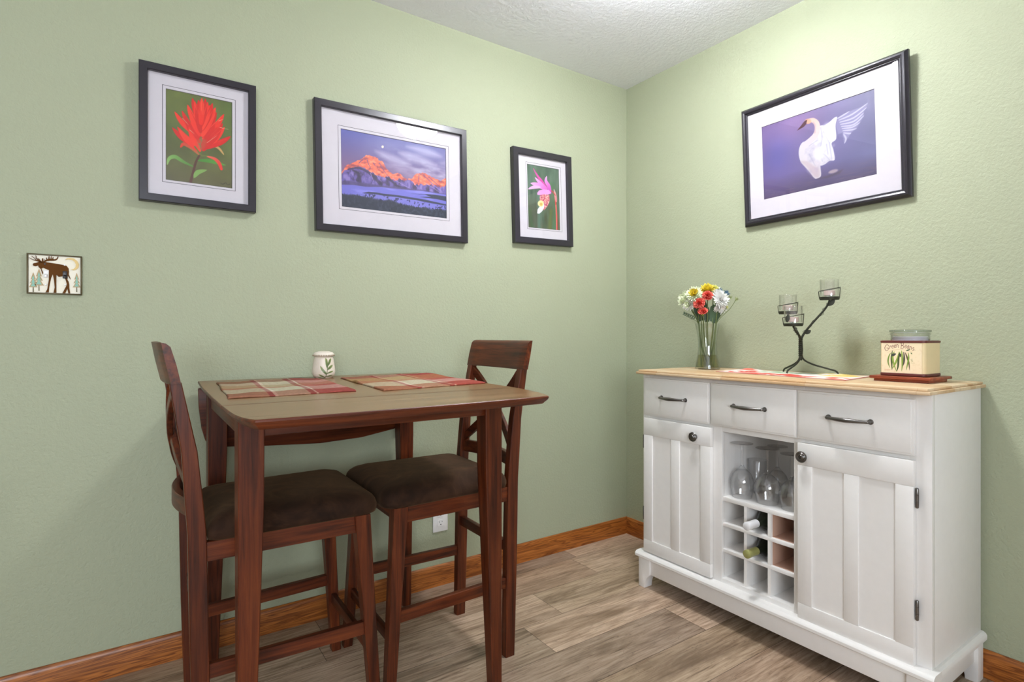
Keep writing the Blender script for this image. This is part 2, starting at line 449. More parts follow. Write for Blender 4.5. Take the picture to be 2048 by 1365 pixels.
def window():
    x0, x1, z0, z1 = WIN; y = ROOM_Y; f = MB()
    f.box((x0 - 0.07, y, z0 - 0.07), (x1 + 0.07, y + 0.018, z0)); f.box((x0 - 0.07, y, z1), (x1 + 0.07, y + 0.018, z1 + 0.07))
    f.box((x0 - 0.07, y, z0), (x0, y + 0.018, z1)); f.box((x1, y, z0), (x1 + 0.07, y + 0.018, z1))
    n = 3
    for k in range(n + 1):
        xx = x0 + (x1 - x0) * k / n; f.box((xx - 0.025, y - 0.09, z0), (xx + 0.025, y - 0.04, z1))
    f.box((x0, y - 0.089, z0), (x1, y - 0.041, z0 + 0.04)); f.box((x0, y - 0.089, z1 - 0.04), (x1, y - 0.041, z1))
    fr = f.build('window_1', m_oak_x, None, ((x0 + x1) / 2, y, z0), 0, 'structure')
    g = MB(); g.face([(x0, y - 0.065, z0), (x1, y - 0.065, z0), (x1, y - 0.065, z1), (x0, y - 0.065, z1)])
    g.build('window_glass', m_glass, fr, smooth=0)
window()

# ------------------------------------------------------------------ ceiling lamp (its dome is mirrored in the picture glass)
def ceiling_lamp(x, y, label):
    t = thing('ceiling_lamp', label, 'ceiling light', (x, y, ROOM_Z))
    MB().lathe([(0.0, 0), (0.060, 0), (0.062, -0.012), (0.05, -0.03), (0.0, -0.03)], (x, y, ROOM_Z), 40).build('pan', m_pewter, t)
    e = NT('lit opal glass'); e.set(Roughness=0.3); e.base((250, 248, 244)); e.b.inputs['Emission Color'].default_value = (0.955, 0.975, 1.0, 1); e.b.inputs['Emission Strength'].default_value = LAMP_STRENGTH
    d = MB(); out = [(0.13 * math.cos(a), -0.055 - 0.085 * math.sin(a)) for a in [PI / 2 * k / 10 for k in range(11)]]
    inn = [(max(0, r - .004), z + .004) for r, z in reversed(out)]
    d.lathe(out + inn + [out[0]], (x, y, ROOM_Z), 40, close=False); d.build('glass_bowl', e.m, t)
    MB().tube([(x, y, ROOM_Z - .03), (x, y, ROOM_Z - .14)], .006, 10).build('rod', m_pewter, t)
    MB().lathe([(0.0, -0.138), (0.016, -0.139), (0.018, -0.145), (0.010, -0.151), (0.008, -0.158), (0.0, -0.161)], (x, y, ROOM_Z), 20).build('finial', m_pewter, t)
ceiling_lamp(-0.80, -1.01, 'lit white glass bowl ceiling light above the corner, mirrored in the picture glass')

# ------------------------------------------------------------------ framed pictures
def framed(label, O, U, V, W, H, face, depth, ins, line, cv, back=0.0, rot=0.0, tilt=0.0, profile='flat', name='framed_picture', gain=0.84):
    cv.a = np.clip(cv.a, 0, 1) ** 1.2 * (gain * 1.08) ** (1 / 2.2)
    """O: bottom-left corner on the wall seen from the room; U right, V up; ins/line: rectangles (l, b, r, t) of print and mat rule."""
    O, U, V = Vector(O), Vector(U), Vector(V); N = U.cross(V)
    if rot: R = Matrix.Rotation(rot, 3, N); U = R @ U; V = R @ V
    if tilt: R = Matrix.Rotation(tilt, 3, U); V = R @ V; N = R @ N
    P = lambda u, v, n: O + U * u + V * v + N * n
    t = thing(name, label, 'picture', P(W / 2, 0, 0))
    if profile == 'flat': pr = [(0, 0.0), (0, depth - 0.002), (0.002, depth), (face - 0.002, depth), (face, depth - 0.002), (face, 0.012), (face, 0.0)]
    else: pr = [(0, 0.0), (0, depth * .5), (face * .12, depth * .62), (face * .3, depth * .93), (face * .5, depth), (face * .7, depth * .92), (face * .8, depth * .72), (face * .86, depth * .74), (face, depth * .62), (face, 0.008), (face, 0.0)]
    f = MB(); rings = []
    for cu, cvv, su, sv in ((0, 0, 1, 1), (W, 0, -1, 1), (W, H, -1, -1), (0, H, 1, -1)):
        rings.append([P(cu + su * a, cvv + sv * a, n) for a, n in pr])
    rings.append(rings[0]); f.loft(rings, cap=False, closed=True); f.build('frame', m_black, t, smooth=25)
    n0 = 0.010
    m = MB(); l, b_, r, tp = ins; e = face - 0.004
    def fl(x0, y0, x1, y1, n): m.face([P(x0, y0, n), P(x1, y0, n), P(x1, y1, n), P(x0, y1, n)])
    def ring(o_, i_, n):
        fl(o_[0], o_[1], o_[2], i_[1], n); fl(o_[0], i_[3], o_[2], o_[3], n); fl(o_[0], i_[1], i_[0], i_[3], n); fl(i_[2], i_[1], o_[2], i_[3], n)
    out = (e, e, W - e, H - e)
    ring(out, (l, b_, r, tp), n0 + 0.003)
    rings = [[P(x, y, n0 + 0.003) for x, y in ((l, b_), (r, b_), (r, tp), (l, tp))], [P(x, y, n0 + 0.0005) for x, y in ((l + .001, b_ + .001), (r - .001, b_ + .001), (r - .001, tp - .001), (l + .001, tp - .001))]]
    m.loft(rings, cap=False)
    m.mi = 1
    if line:
        q = 0.0014; L = line; ring((L[0] - q, L[1] - q, L[2] + q, L[3] + q), L, n0 + 0.0033)
    q = 0.0016; ring((l - 0.0, b_ - 0.0, r + 0.0, tp + 0.0), (l + q, b_ + q, r - q, tp - q), n0 + 0.0008)
    m.build('mat_board', [m_mat, m_line], t, smooth=0)
    def fn(Ug, Vg):
        p = [l + (r - l) * Ug, tp - (tp - b_) * Vg]
        return [O[k] + U[k] * p[0] + V[k] * p[1] + N[k] * n0 for k in range(3)]
    cv.grid('print', fn, m_print, t)
    g = MB(); e2 = face - 0.001; g.face([P(e2, e2, n0 + 0.007), P(W - e2, e2, n0 + 0.007), P(W - e2, H - e2, n0 + 0.007), P(e2, H - e2, n0 + 0.007)])
    g.build('glass_pane', m_glass, t, smooth=0)
    return t

# --- the prints
def paint_flower():
    c = Canvas(170, 260, (110, 125, 70)); n = c.fbm(3, 4, 3, 2)[..., None]
    g = np.array((134, 146, 82)) / 255 * (1 - n) + np.array((88, 98, 54)) / 255 * n
    low = np.clip((c.Y - .45) * 2, 0, 1)[..., None]; g = g * (1 - low * .5) + np.array((104, 88, 66)) / 255 * low * .5
    rt = (np.clip((c.X - .72) * 3, 0, 1) * np.clip(1.1 - c.Y * 1.6, 0, 1))[..., None]; g = g * (1 - rt * .5) + np.array((96, 130, 62)) / 255 * rt * .5
    c.a = g; c.quad([(315, 335), (838, 445), (838, 1118), (315, 1052)])
    c.line([(508, 1080), (530, 1000), (552, 915), (580, 860)], (104, 66, 52), 3.6, 2.6)
    G1, G2 = (96, 150, 66), (160, 196, 120)
    c.line([(330, 930), (345, 885), (390, 870), (450, 905), (530, 945)], G2, 1.2, 1.5, belly=4.0, col2=G1)
    c.line([(575, 898), (650, 900), (720, 915), (785, 935)], (84, 150, 58), 2, .6, belly=4.5, col2=(110, 170, 72))
    c.line([(540, 1030), (570, 990), (640, 972)], (140, 176, 100), 2, .5, belly=5)
    c.line([(640, 865), (700, 885), (735, 920), (752, 965)], (226, 120, 100), 1.5, 3.5, belly=2.5, col2=(232, 52, 40))
    c.line([(680, 780), (730, 800), (770, 850)], (206, 170, 110), 1.5, 1.2, belly=2.0)
    c.line([(435, 795), (460, 770), (520, 800), (575, 850)], (228, 70, 48), 1.5, 2, belly=3.5, col2=(190, 120, 80))
    R = [(236, 52, 34), (224, 38, 26), (244, 78, 52), (214, 34, 24)]; rng = random.Random(4)
    base = (592, 800)
    tips = [(390, 522), (372, 645), (412, 640), (447, 515), (490, 468), (527, 415), (545, 440), (575, 430), (600, 415), (628, 420), (645, 445), (682, 455), (705, 488), (712, 525), (770, 540), (760, 612), (775, 640), (820, 712), (690, 500), (560, 470), (505, 500), (620, 440), (660, 470), (720, 640), (430, 660), (470, 560), (500, 640), (700, 600)]
    order = sorted(range(len(tips)), key=lambda i: -abs(tips[i][0] - 592))
    for i in order:
        x, y = tips[i]; by = min(810, max(585, y + 190)) + rng.uniform(-15, 15); bx = 592 + (x - 592) * .12
        mx, my = bx + (x - bx) * .62, by + (y - by) * .50
        c.line([(bx, by), (mx, my), (x, y)], R[i % 4], 4.5, 1.3, belly=4.6, col2=R[(i + 2) % 4])
    for i in range(26):
        x, y = rng.choice(tips); c.line([(592 + (x - 592) * .45, y + min(190, 810 - y) * .5), (592 + (x - 592) * .88, y + 18)], rng.choice([(250, 120, 84), (188, 26, 22), (248, 98, 66)]), .5, .5, alpha=.75)
    for p in ([(450, 570), (495, 620)], [(505, 660), (540, 690)], [(730, 590), (768, 575)], [(740, 640), (805, 655)], [(640, 760), (715, 705)]): c.line(p, (226, 206, 176), .6, .4)
    c.poly([(560, 740), (590, 720), (640, 740), (630, 790), (600, 820), (570, 800)], (196, 120, 84), 2.5, .55)
    c.line([(545, 790), (575, 830), (600, 860), (640, 860)], (120, 130, 66), 2, 2)
    c.line([(745, 1072), (765, 1082), (785, 1070), (800, 1088), (818, 1080)], (40, 36, 30), .5, .5)
    return c

def paint_mountain():
    c = Canvas(330, 220, (110, 112, 170)); Q = [(92, 105), (1463, 380), (1463, 1285), (97, 1122)]
    t = np.clip(c.Y / .6, 0, 1)[..., None]
    a = np.array((96, 102, 176)) / 255 * (1 - t) + np.array((150, 112, 138)) / 255 * t
    rt = np.clip(c.X, 0, 1)[..., None]; a = a * (1 - rt * .35) + np.array((126, 118, 158)) / 255 * rt * .35
    n = c.fbm(5, 9, 5, 11); band = np.exp(-((c.Y - .16 - .22 * c.X + .0) / .17) ** 2) * np.clip((c.X - .18) * 2.2, 0, 1)
    cl = np.clip((n - .36) * 2.6, 0, 1) * band; c.a = a; c.put(cl * .85, (206, 204, 226)); c.quad(Q)
    for p, w_ in ([(560, 410), (800, 520), (1000, 580)], 9), ([(860, 430), (1050, 500), (1330, 590)], 10), ([(960, 350), (1200, 410), (1400, 480)], 8): c.line(p, (214, 212, 232), w_ * .3, 2, 7, .5, belly=w_)
    c.ell((642, 350), 15, 17, (244, 232, 212), .8)
    P = lambda *v: list(v)
    main = P((92, 690), (140, 630), (165, 590), (260, 548), (330, 520), (385, 492), (420, 462), (470, 456), (540, 478), (575, 492), (585, 525), (640, 540), (680, 620), (720, 660), (760, 700), (830, 690), (860, 700), (930, 760), (1010, 770), (1060, 715), (1090, 695), (1150, 690), (1200, 702), (1260, 740), (1340, 770), (1390, 800), (1430, 770), (1463, 758), (1463, 990), (92, 850))
    main = rough(main[:-2], 8, 3) + main[-2:]
    c.poly(main, (236, 122, 96), .6)
    tex = c.fbm(26, 30, 4, 5)
    mm = c.mask(main); c.put(mm * np.clip((tex - .52) * 5, 0, 1) * .8, (150, 76, 92)); c.put(mm * np.clip((.44 - tex) * 6, 0, 1) * .75, (255, 166, 132))
    for p in ([(440, 520), (455, 570), (480, 620)], [(600, 560), (640, 640), (700, 720)], [(330, 560), (360, 530), (390, 505)], [(520, 560), (545, 600)], [(1180, 730), (1250, 800), (1330, 880)], [(1230, 740), (1300, 800), (1380, 870)], [(1110, 720), (1100, 800)]): c.line(p, (120, 84, 138), 1.3, .8, alpha=.85)
    sh = P((92, 700), (150, 650), (240, 615), (330, 605), (400, 620), (460, 660), (520, 690), (590, 730), (660, 745), (720, 730), (790, 790), (850, 760), (920, 800), (960, 770), (1010, 800), (1060, 850), (1150, 840), (1230, 850), (1310, 850), (1390, 880), (1463, 840), (1463, 985), (92, 850))
    sh = rough(sh[:-2], 16, 6) + sh[-2:]
    ms = c.mask(sh, 1.0); c.put(ms, (116, 100, 168))
    tx = c.fbm(30, 12, 4, 8); c.put(ms * np.clip((tx - .5) * 6, 0, 1) * .85, (70, 58, 92)); c.put(ms * np.clip((.43 - tx) * 7, 0, 1) * .7, (160, 142, 204))
    for p in ([(190, 640), (300, 620), (380, 640), (480, 700), (560, 780), (610, 840)], [(680, 745), (760, 800), (840, 870), (930, 890)], [(250, 650), (330, 700), (310, 780)]): c.line(p, (62, 50, 82), 2.2, 5.0, 1.2, .75)
    for p in ([(770, 760), (880, 830), (1010, 900)], [(1020, 800), (1090, 880)], [(1200, 830), (1300, 890), (1380, 950)], [(1260, 820), (1400, 930)], [(560, 720), (620, 800)], [(480, 690), (520, 800)]): c.line(p, (172, 152, 208), 1.0, .5, alpha=.85)
    c.poly(P((92, 790), (200, 785), (420, 820), (640, 850), (920, 880), (1463, 965), (1463, 1000), (92, 860)), (92, 82, 126), 2.5, .8)
    lake = P((92, 835), (250, 840), (420, 865), (620, 872), (900, 902), (1160, 925), (1463, 975), (1463, 1150), (92, 980)); ml = c.mask(lake, 1.0)
    c.put(ml, (126, 124, 206)); c.put(ml * np.clip((c.fbm(5, 24, 3, 4) - .5) * 4, 0, 1) * .5, (160, 160, 232))
    c.poly(P((370, 945), (450, 930), (560, 940), (640, 955), (860, 980), (1000, 1005), (1180, 1035), (1463, 1100), (1463, 1118), (1200, 1070), (1060, 1040), (930, 1022), (820, 1000), (660, 985), (520, 960), (400, 952)), (62, 66, 92))
    c.poly(P((1005, 958), (1150, 962), (1300, 972), (1463, 998), (1463, 1060), (1340, 1030), (1250, 1020), (1120, 1000), (1260, 1000), (1180, 970)), (58, 62, 90))
    snow = P((400, 955), (520, 962), (700, 990), (930, 1030), (1200, 1080), (1463, 1125), (1463, 1285), (800, 1285), (400, 1050)); mt = c.mask(snow, 1.0)
    c.put(mt, (134, 132, 208)); c.put(mt * np.clip((c.fbm(60, 40, 2, 3) - .56) * 7, 0, 1), (64, 66, 104))
    rng = random.Random(2); top = []
    pts = [(92, 950), (180, 965), (260, 965), (360, 985), (470, 1005), (560, 1030), (650, 1045), (700, 1028), (790, 1055), (860, 1085), (950, 1110), (1060, 1130), (1180, 1135), (1260, 1160), (1380, 1150), (1463, 1185)]
    for (x0, y0), (x1, y1) in zip(pts, pts[1:]):
        k = 5
        for i in range(k):
            f = i / k; top += [(x0 + (x1 - x0) * f, y0 + (y1 - y0) * f + rng.uniform(2, 14)), (x0 + (x1 - x0) * (f + .1), y0 + (y1 - y0) * f - rng.uniform(2, 20))]
    fo = top + [(1463, 1180), (1463, 1300), (92, 1140)]; mf = c.mask(fo, .6); c.put(mf, (52, 58, 78)); c.put(mf * np.clip((c.fbm(70, 40, 3, 9) - .5) * 5, 0, 1) * .55, (84, 92, 112))
    return c

def paint_orchid():
    c = Canvas(130, 230, (84, 104, 86)); n = c.fbm(7, 3, 4, 21)[..., None]; n2 = c.fbm(5, 2, 3, 6)[..., None]
    c.a = np.array((74, 98, 84)) / 255 * (1 - n) + np.array((126, 146, 128)) / 255 * n
    k = np.clip(c.Y * 1.4 - .35, 0, 1)[..., None] * np.clip((n2 - .3) * 2, 0, 1); c.a = c.a * (1 - k * .7) + np.array((96, 84, 52)) / 255 * k * .7
    c.quad([(275, 335), (638, 398), (637, 1090), (275, 1055)])
    for p, col in ([(560, 560), (590, 800), (570, 1060)], (84, 132, 92)), ([(400, 660), (405, 860), (400, 1050)], (98, 140, 128)), ([(540, 860), (520, 1060)], (126, 136, 74)), ([(300, 850), (320, 1040)], (82, 116, 72)), ([(330, 350), (310, 600)], (112, 140, 128)): c.line(p, col, 5, 7, 5, .6)
    c.line([(600, 1085), (600, 900), (594, 780), (590, 720)], (214, 62, 66), 3.2, 2.6, col2=(200, 96, 86)); c.line([(598, 1080), (596, 800)], (240, 168, 168), .8, .8)
    c.line([(600, 760), (592, 690), (578, 620)], (226, 130, 140), 3, .6, belly=3, col2=(206, 176, 180)); c.line([(590, 690), (570, 660), (540, 632)], (200, 74, 66), 1.6, 1.8)
    M1, M2 = (222, 120, 204), (242, 184, 232)
    c.line([(490, 610), (440, 530), (395, 470), (350, 388)], (214, 88, 172), 5, .8, belly=2)
    c.line([(490, 615), (430, 560), (368, 490)], M1, 5, .8, belly=4, col2=M2); c.line([(490, 625), (410, 580), (316, 555)], M1, 5, .8, belly=6, col2=M2)
    c.line([(420, 600), (350, 600), (288, 622)], M2, 3, .6, belly=4); c.line([(530, 660), (520, 590), (490, 530), (500, 475)], (204, 84, 190), 6, .8, belly=4, col2=M2)
    c.poly([(388, 665), (410, 635), (460, 625), (520, 630), (545, 665), (500, 690), (430, 690), (390, 686)], (236, 168, 224), 1)
    c.poly([(418, 690), (470, 680), (525, 690), (525, 760), (495, 820), (460, 860), (430, 820), (415, 740)], (214, 128, 138), 1.2)
    m = c.mask([(418, 690), (470, 680), (525, 690), (525, 760), (495, 820), (460, 860), (430, 820), (415, 740)]); c.put(m * np.clip((c.fbm(40, 60, 2, 5) - .52) * 8, 0, 1), (240, 206, 190)); c.put(m * np.clip((c.fbm(30, 40, 2, 7) - .55) * 8, 0, 1) * .7, (176, 70, 110))
    c.poly([(382, 895), (388, 850), (410, 820), (465, 780), (462, 830), (440, 870), (405, 900)], (230, 226, 240), 1); c.ell((425, 785), 34, 36, (240, 226, 168), 1.5); c.ell((428, 792), 16, 18, (206, 166, 84), 1.5, .8)
    return c

def paint_swan():
    c = Canvas(300, 224, (130, 120, 170)); n = c.fbm(3, 3, 3, 31)[..., None]
    v = c.Y[..., None]; u = c.X[..., None]
    a = np.array((146, 122, 176)) / 255 * (1 - u) + np.array((136, 134, 172)) / 255 * u
    a = a * (1 - v * .25) + np.array((106, 112, 178)) / 255 * v * .25
    mid = np.exp(-((u - .14) / .16) ** 2 - ((v - .45) / .25) ** 2); a = a * (1 - mid * .55) + np.array((112, 112, 190)) / 255 * mid * .55
    pk = np.exp(-((u - .35) / .2) ** 2 - ((v - .1) / .18) ** 2); a = a * (1 - pk * .5) + np.array((172, 138, 182)) / 255 * pk * .5
    dk = np.clip((v - .72) * 3.2, 0, 1); a = a * (1 - dk * .62) + np.array((92, 76, 98)) / 255 * dk * .62
    c.a = a * (.94 + .12 * n); wv = c.fbm(10, 60, 3, 12); c.put(np.clip((c.Y - .7) * 4, 0, 1) * np.clip((wv - .5) * 4, 0, 1) * .35, (150, 126, 144))
    c.quad([(228, 608), (1018, 340), (1030, 942), (240, 1122)])
    c.poly([(610, 975), (700, 945), (790, 908), (770, 935), (690, 965)], (108, 96, 112), 3, .7); c.ell((725, 920), 34, 12, (210, 190, 196), 2, .8, -.3)
    wing = [(745, 600), (760, 545), (800, 520), (860, 492), (920, 470), (967, 440), (962, 470), (936, 510), (942, 530), (912, 580), (888, 622), (850, 650), (822, 700), (805, 726), (798, 690), (790, 650), (760, 660)]
    c.poly(wing, (170, 166, 204), 2.0, .75)
    for p in ([(770, 560), (860, 520), (965, 445)], [(775, 575), (870, 545), (958, 475)], [(780, 590), (870, 570), (938, 512)], [(785, 605), (870, 592), (938, 532)], [(790, 620), (860, 610), (912, 578)], [(795, 635), (850, 630), (888, 620)], [(800, 650), (840, 655), (850, 650)], [(800, 660), (815, 690), (806, 722)], [(760, 548), (800, 525), (840, 500)]): c.line(p, (214, 210, 232), 1.2, .7, .7, .9, belly=1.2)
    c.poly(['soft', (618, 640), (632, 602), (668, 594), (700, 575), (738, 542), (756, 543), (744, 600), (748, 690), (716, 722), (728, 770), (736, 838), (700, 846), (668, 870), (634, 880), (600, 860), (560, 790), (545, 745), (590, 690)], (236, 234, 242), 1.0)
    c.poly(['soft', (520, 712), (494, 745), (486, 795), (498, 850), (530, 890), (560, 925), (592, 966), (612, 970), (640, 950), (636, 880), (640, 800), (600, 730), (565, 716)], (232, 226, 234), 1.0)
    c.poly(['soft', (500, 850), (540, 890), (600, 962), (632, 950), (628, 900), (590, 880), (550, 850)], (214, 196, 204), 3, .7)
    for p in ([(640, 610), (650, 680), (640, 740)], [(660, 640), (690, 700), (700, 720)], [(560, 740), (620, 700)], [(600, 790), (660, 800), (700, 840)], [(700, 720), (710, 790), (716, 836)], [(630, 760), (650, 850)], [(680, 730), (690, 800)], [(560, 800), (600, 880)]): c.line(p, (196, 194, 216), 1.6, .8, 1.2, .7)
    bm_ = c.mask(['soft', (620, 640), (640, 600), (740, 545), (748, 690), (730, 840), (640, 880), (592, 966), (500, 850), (490, 760)], 3)
    fo = c.fbm(14, 12, 4, 17); c.put(bm_ * np.clip((fo - .5) * 4, 0, 1) * .45, (190, 184, 214)); c.put(bm_ * np.clip((c.Y - .62) * 2.2, 0, 1) * .5, (206, 184, 200))
    c.ell((625, 800), 34, 44, (244, 244, 250), 4, .8); c.ell((700, 640), 34, 56, (246, 246, 252), 5, .8)
    c.line([(548, 566), (585, 560), (612, 582), (618, 622), (604, 665), (570, 702), (530, 735)], (240, 206, 190), 5.2, 9.5, .8, col2=(232, 224, 234)); c.line([(590, 575), (604, 600), (600, 650)], (206, 176, 186), 1.4, 1.4, 1.2, .7)
    c.ell((553, 568), 22, 18, (238, 184, 156), 1.2); c.poly([(548, 556), (526, 570), (476, 633), (500, 620), (524, 606), (540, 588)], (92, 40, 58), .7); c.ell((538, 566), 5, 5, (40, 24, 30), .8)
    return c

G3 = 'framed wildlife prints'
X, Y, Z = Vector((1, 0, 0)), Vector((0, 1, 0)), Vector((0, 0, 1))
def on_left(x0, z0): return (x0, -0.001, z0)
def rects(x0, z0, p): return (p[0] - x0, p[1] - z0, p[2] - x0, p[3] - z0)
framed('black framed photograph of a red flower on a green ground', on_left(-2.2285, 1.5225), X, Z, 0.347, 0.451, 0.0245, 0.028,
       rects(-2.2285, 1.5225, (-2.1545, 1.5998, -1.9557, 1.9028)), rects(-2.2285, 1.5225, (-2.163, 1.5928, -1.9473, 1.9113)), paint_flower(), name='framed_flower_print')
framed('wide black framed photograph of a pink mountain peak over a lake', on_left(-1.6725, 1.484), X, Z, 0.657, 0.5005, 0.0265, 0.028,
       rects(-1.6725, 1.484, (-1.570, 1.5855, -1.1119, 1.890)), rects(-1.6725, 1.484, (-1.580, 1.5765, -1.101, 1.8998)), paint_mountain(), rot=0.016, name='framed_mountain_print')
framed('small narrow black framed photograph of a pink orchid', on_left(-0.7605, 1.5226), X, Z, 0.356, 0.452, 0.030, 0.028,
       rects(-0.7605, 1.5226, (-0.6728, 1.602, -0.4757, 1.9065)), rects(-0.7605, 1.5226, (-0.679, 1.5958, -0.4665, 1.9145)), paint_orchid(), rot=0.03, name='framed_orchid_print')
framed('black framed photograph of a white swan spreading its wings', (-0.004, -0.7305, 1.5605), -Y, Z, 0.634, 0.506, 0.030, 0.026,
       (0.0905, 0.1025, 0.526, 0.41), None, paint_swan(), tilt=0.045, rot=0.008, profile='round', name='framed_swan_print', gain=0.58)

# ------------------------------------------------------------------ moose switch plate
def switch_plate():
    x0, x1, z0, z1 = -2.504, -2.3735, 1.2085, 1.329; y = -0.001
    t = thing('switch_plate', 'cream light switch plate with a brown moose and pine trees', 'light switch', ((x0 + x1) / 2, 0, (z0 + z1) / 2))
    m_cream = plain('cream enamel', (226, 220, 200), 0.4); m_bronze = plain('olive bronze', (74, 64, 34), 0.4, 0.4); m_brown = plain('moose brown', (94, 58, 24), 0.8, 0, .12); m_teal = plain('teal enamel', (116, 170, 148), 0.4); m_gold = plain('gold edge', (176, 146, 96), 0.5); m_moon = plain('moon gold', (214, 184, 112), 0.45); m_dk = plain('dark toggle', (34, 26, 24), 0.35)
    MB().box((x0, y - 0.004, z0), (x1, y, z1)).build('plate', m_cream, t)
    e = 0.0042; b = MB()
    b.box((x0, y - 0.0075, z0), (x1, y, z0 + e), .001); b.box((x0, y - 0.0075, z1 - e), (x1, y, z1), .001); b.box((x0, y - 0.0075, z0 + e), (x0 + e, y, z1 - e), .001); b.box((x1 - e, y - 0.0075, z0 + e), (x1, y, z1 - e), .001)
    b.build('border', m_bronze, t)
    cx0, cx1 = 272, 1368
    def q(px, py):                                              # a point of the plate's face
        u = (px - cx0) / (cx1 - cx0); top = 318 + (355 - 318) * u; bot = 1110 + (1128 - 1110) * u
        return (x0 + e + u * (x1 - x0 - 2 * e), z1 - e - (py - top) / (bot - top) * (z1 - z0 - 2 * e))
    def relief(mb, pts, h=0.0022, lift=0.004):
        mb.prism([(q(*p)[0], y - lift, q(*p)[1]) for p in pts], (0, -h, 0))
    mo = MB()
    relief(mo, [(360, 535), (375, 500), (450, 485), (500, 460), (560, 465), (640, 472), (720, 480), (860, 500), (990, 520), (1070, 540), (1110, 590), (1120, 660), (1115, 720), (1150, 800), (1150, 828), (1110, 770), (1095, 740), (1085, 830), (1110, 870), (1125, 940), (1125, 1000), (1145, 1120), (1105, 1120), (1085, 1020), (1040, 1120), (980, 1120), (1065, 960), (1075, 930), (1045, 830), (990, 760), (900, 775), (850, 735), (848, 900), (850, 1115), (790, 1115), (815, 1000), (800, 850), (775, 720), (740, 800), (700, 1000), (690, 1110), (622, 1112), (660, 1040), (690, 850), (695, 640), (620, 610), (570, 590), (540, 610), (575, 700), (560, 730), (525, 620), (480, 580), (470, 545), (420, 565), (375, 555)])
    relief(mo, [(470, 462), (380, 440), (310, 405), (276, 380), (300, 385), (360, 420), (420, 428), (330, 350), (345, 345), (400, 395), (445, 430), (460, 432), (395, 372), (405, 370), (440, 400), (412, 340), (428, 338), (450, 390), (480, 425), (470, 390), (490, 400), (520, 440), (545, 460), (550, 395), (575, 392), (580, 450), (600, 450), (605, 405), (620, 430), (640, 420), (635, 370), (650, 375), (660, 410), (680, 400), (690, 340), (705, 342), (705, 395), (730, 395), (735, 342), (750, 345), (745, 395), (770, 390), (775, 358), (790, 362), (785, 400), (820, 405), (860, 385), (878, 346), (895, 348), (880, 395), (840, 430), (790, 438), (720, 440), (650, 450), (600, 475), (500, 480)])
    mo.build('moose_relief', m_brown, t)
    mm = MB(); relief(mm, [(1032, 412), (1080, 378), (1150, 368), (1230, 380), (1300, 430), (1338, 500), (1325, 570), (1270, 620), (1210, 630), (1160, 612), (1220, 600), (1262, 560), (1268, 500), (1230, 440), (1170, 405), (1100, 400)])
    mm.build('moon_relief', m_moon, t)
    for cx, top, bot, wd in ((370, 690, 1105, 62), (487, 610, 1078, 72), (1287, 680, 1090, 62)):
        h = bot - top; tr = MB()
        lv = [(0, 0), (.36, .85), (.33, .3), (.56, 1.15), (.52, .4), (.76, 1.4)]
        left = [(cx - wd * b_, top + h * a) for a, b_ in lv]; right = [(cx + wd * b_, top + h * a) for a, b_ in reversed(lv[1:])]
        tr.mi = 0; relief(tr, left + right, .0012)
        tr.mi = 1
        lv2 = [(.14, 0), (.33, .42), (.34, .12), (.53, .62), (.54, .2), (.72, .85)]
        relief(tr, [(cx - wd * b_, top + h * a) for a, b_ in lv2] + [(cx + wd * b_, top + h * a) for a, b_ in reversed(lv2[1:])], .0018)
        tr.mi = 2; relief(tr, [(cx - 9, top + h * .76), (cx + 9, top + h * .76), (cx + 13, bot), (cx - 11, bot)], .0014)
        tr.build('tree_relief', [m_gold, m_teal, m_bronze], t)
    for (px, py, mt, lab) in ((632, 720, m_plate, 'white toggle'), (1035, 730, m_dk, 'dark brown toggle')):
        cx, cz = q(px, py); sw = MB(); yo = 0 if mt is m_plate else .0018; sw.box((cx - .0056, y - .0055 - yo, cz - .0112), (cx + .0056, y - .003, cz + .0112), .0008)
        sw.prism([(cx - .0036, y - .005, cz - .004), (cx + .0036, y - .005, cz - .004), (cx + .003, y - .016, cz - .0095), (cx - .003, y - .016, cz - .0095)], (0, 0.001, .006), .0006)
        tag(sw.build('toggle', mt, t), lab)
    for px, py, mt in ((612, 510, m_dk), (1030, 520, m_plate), (630, 945, m_plate), (1040, 938, m_plate)):
        cx, cz = q(px, py); MB().lathe([(0, 0), (.0028, 0), (.0024, .0012), (0, .0016)], (cx, y - .0058 if mt is not m_plate else y - .0062, cz), 14, (0, -1, 0)).build('screw', mt, t)
switch_plate()

# ------------------------------------------------------------------ wall outlet
def outlet():
    x0, x1, z0, z1 = -1.1765, -1.105, 0.232, 0.348; y = -0.0005
    t = thing('wall_outlet', 'white double power outlet on the green wall behind the stools', 'outlet', ((x0 + x1) / 2, 0, z0))
    MB().box((x0, y - .006, z0), (x1, y, z1), .0025).build('cover_plate', m_plate, t)
    m_slot = plain('outlet slot', (52, 50, 48), 0.6)
    for cz in (z0 + .038, z1 - .038):
        cx = (x0 + x1) / 2; pts = []
        for a in [2 * PI * k / 28 for k in range(28)]: pts.append((cx + max(-.0165, min(.0165, .0175 * math.cos(a))), y - .006, cz + max(-.0135, min(.0135, .0175 * math.sin(a)))))
        r = MB().prism(pts, (0, -.0022, 0)).build('receptacle', m_plate, t)
        s = MB(); s.box((cx - .0068, y - .0086, cz + .001), (cx - .0052, y - .008, cz + .0085)); s.box((cx + .0052, y - .0086, cz + .002), (cx + .0068, y - .008, cz + .008)); s.lathe([(0, 0), (.0024, 0), (.0024, .0006), (0, .0006)], (cx, y - .008, cz - .0065), 12, (0, -1, 0))
        s.build('slot', m_slot, r)
    MB().lathe([(0, 0), (.003, 0), (.0026, .001), (0, .0014)], ((x0 + x1) / 2, y - .006, (z0 + z1) / 2), 14, (0, -1, 0)).build('screw', m_plate, t)
outlet()

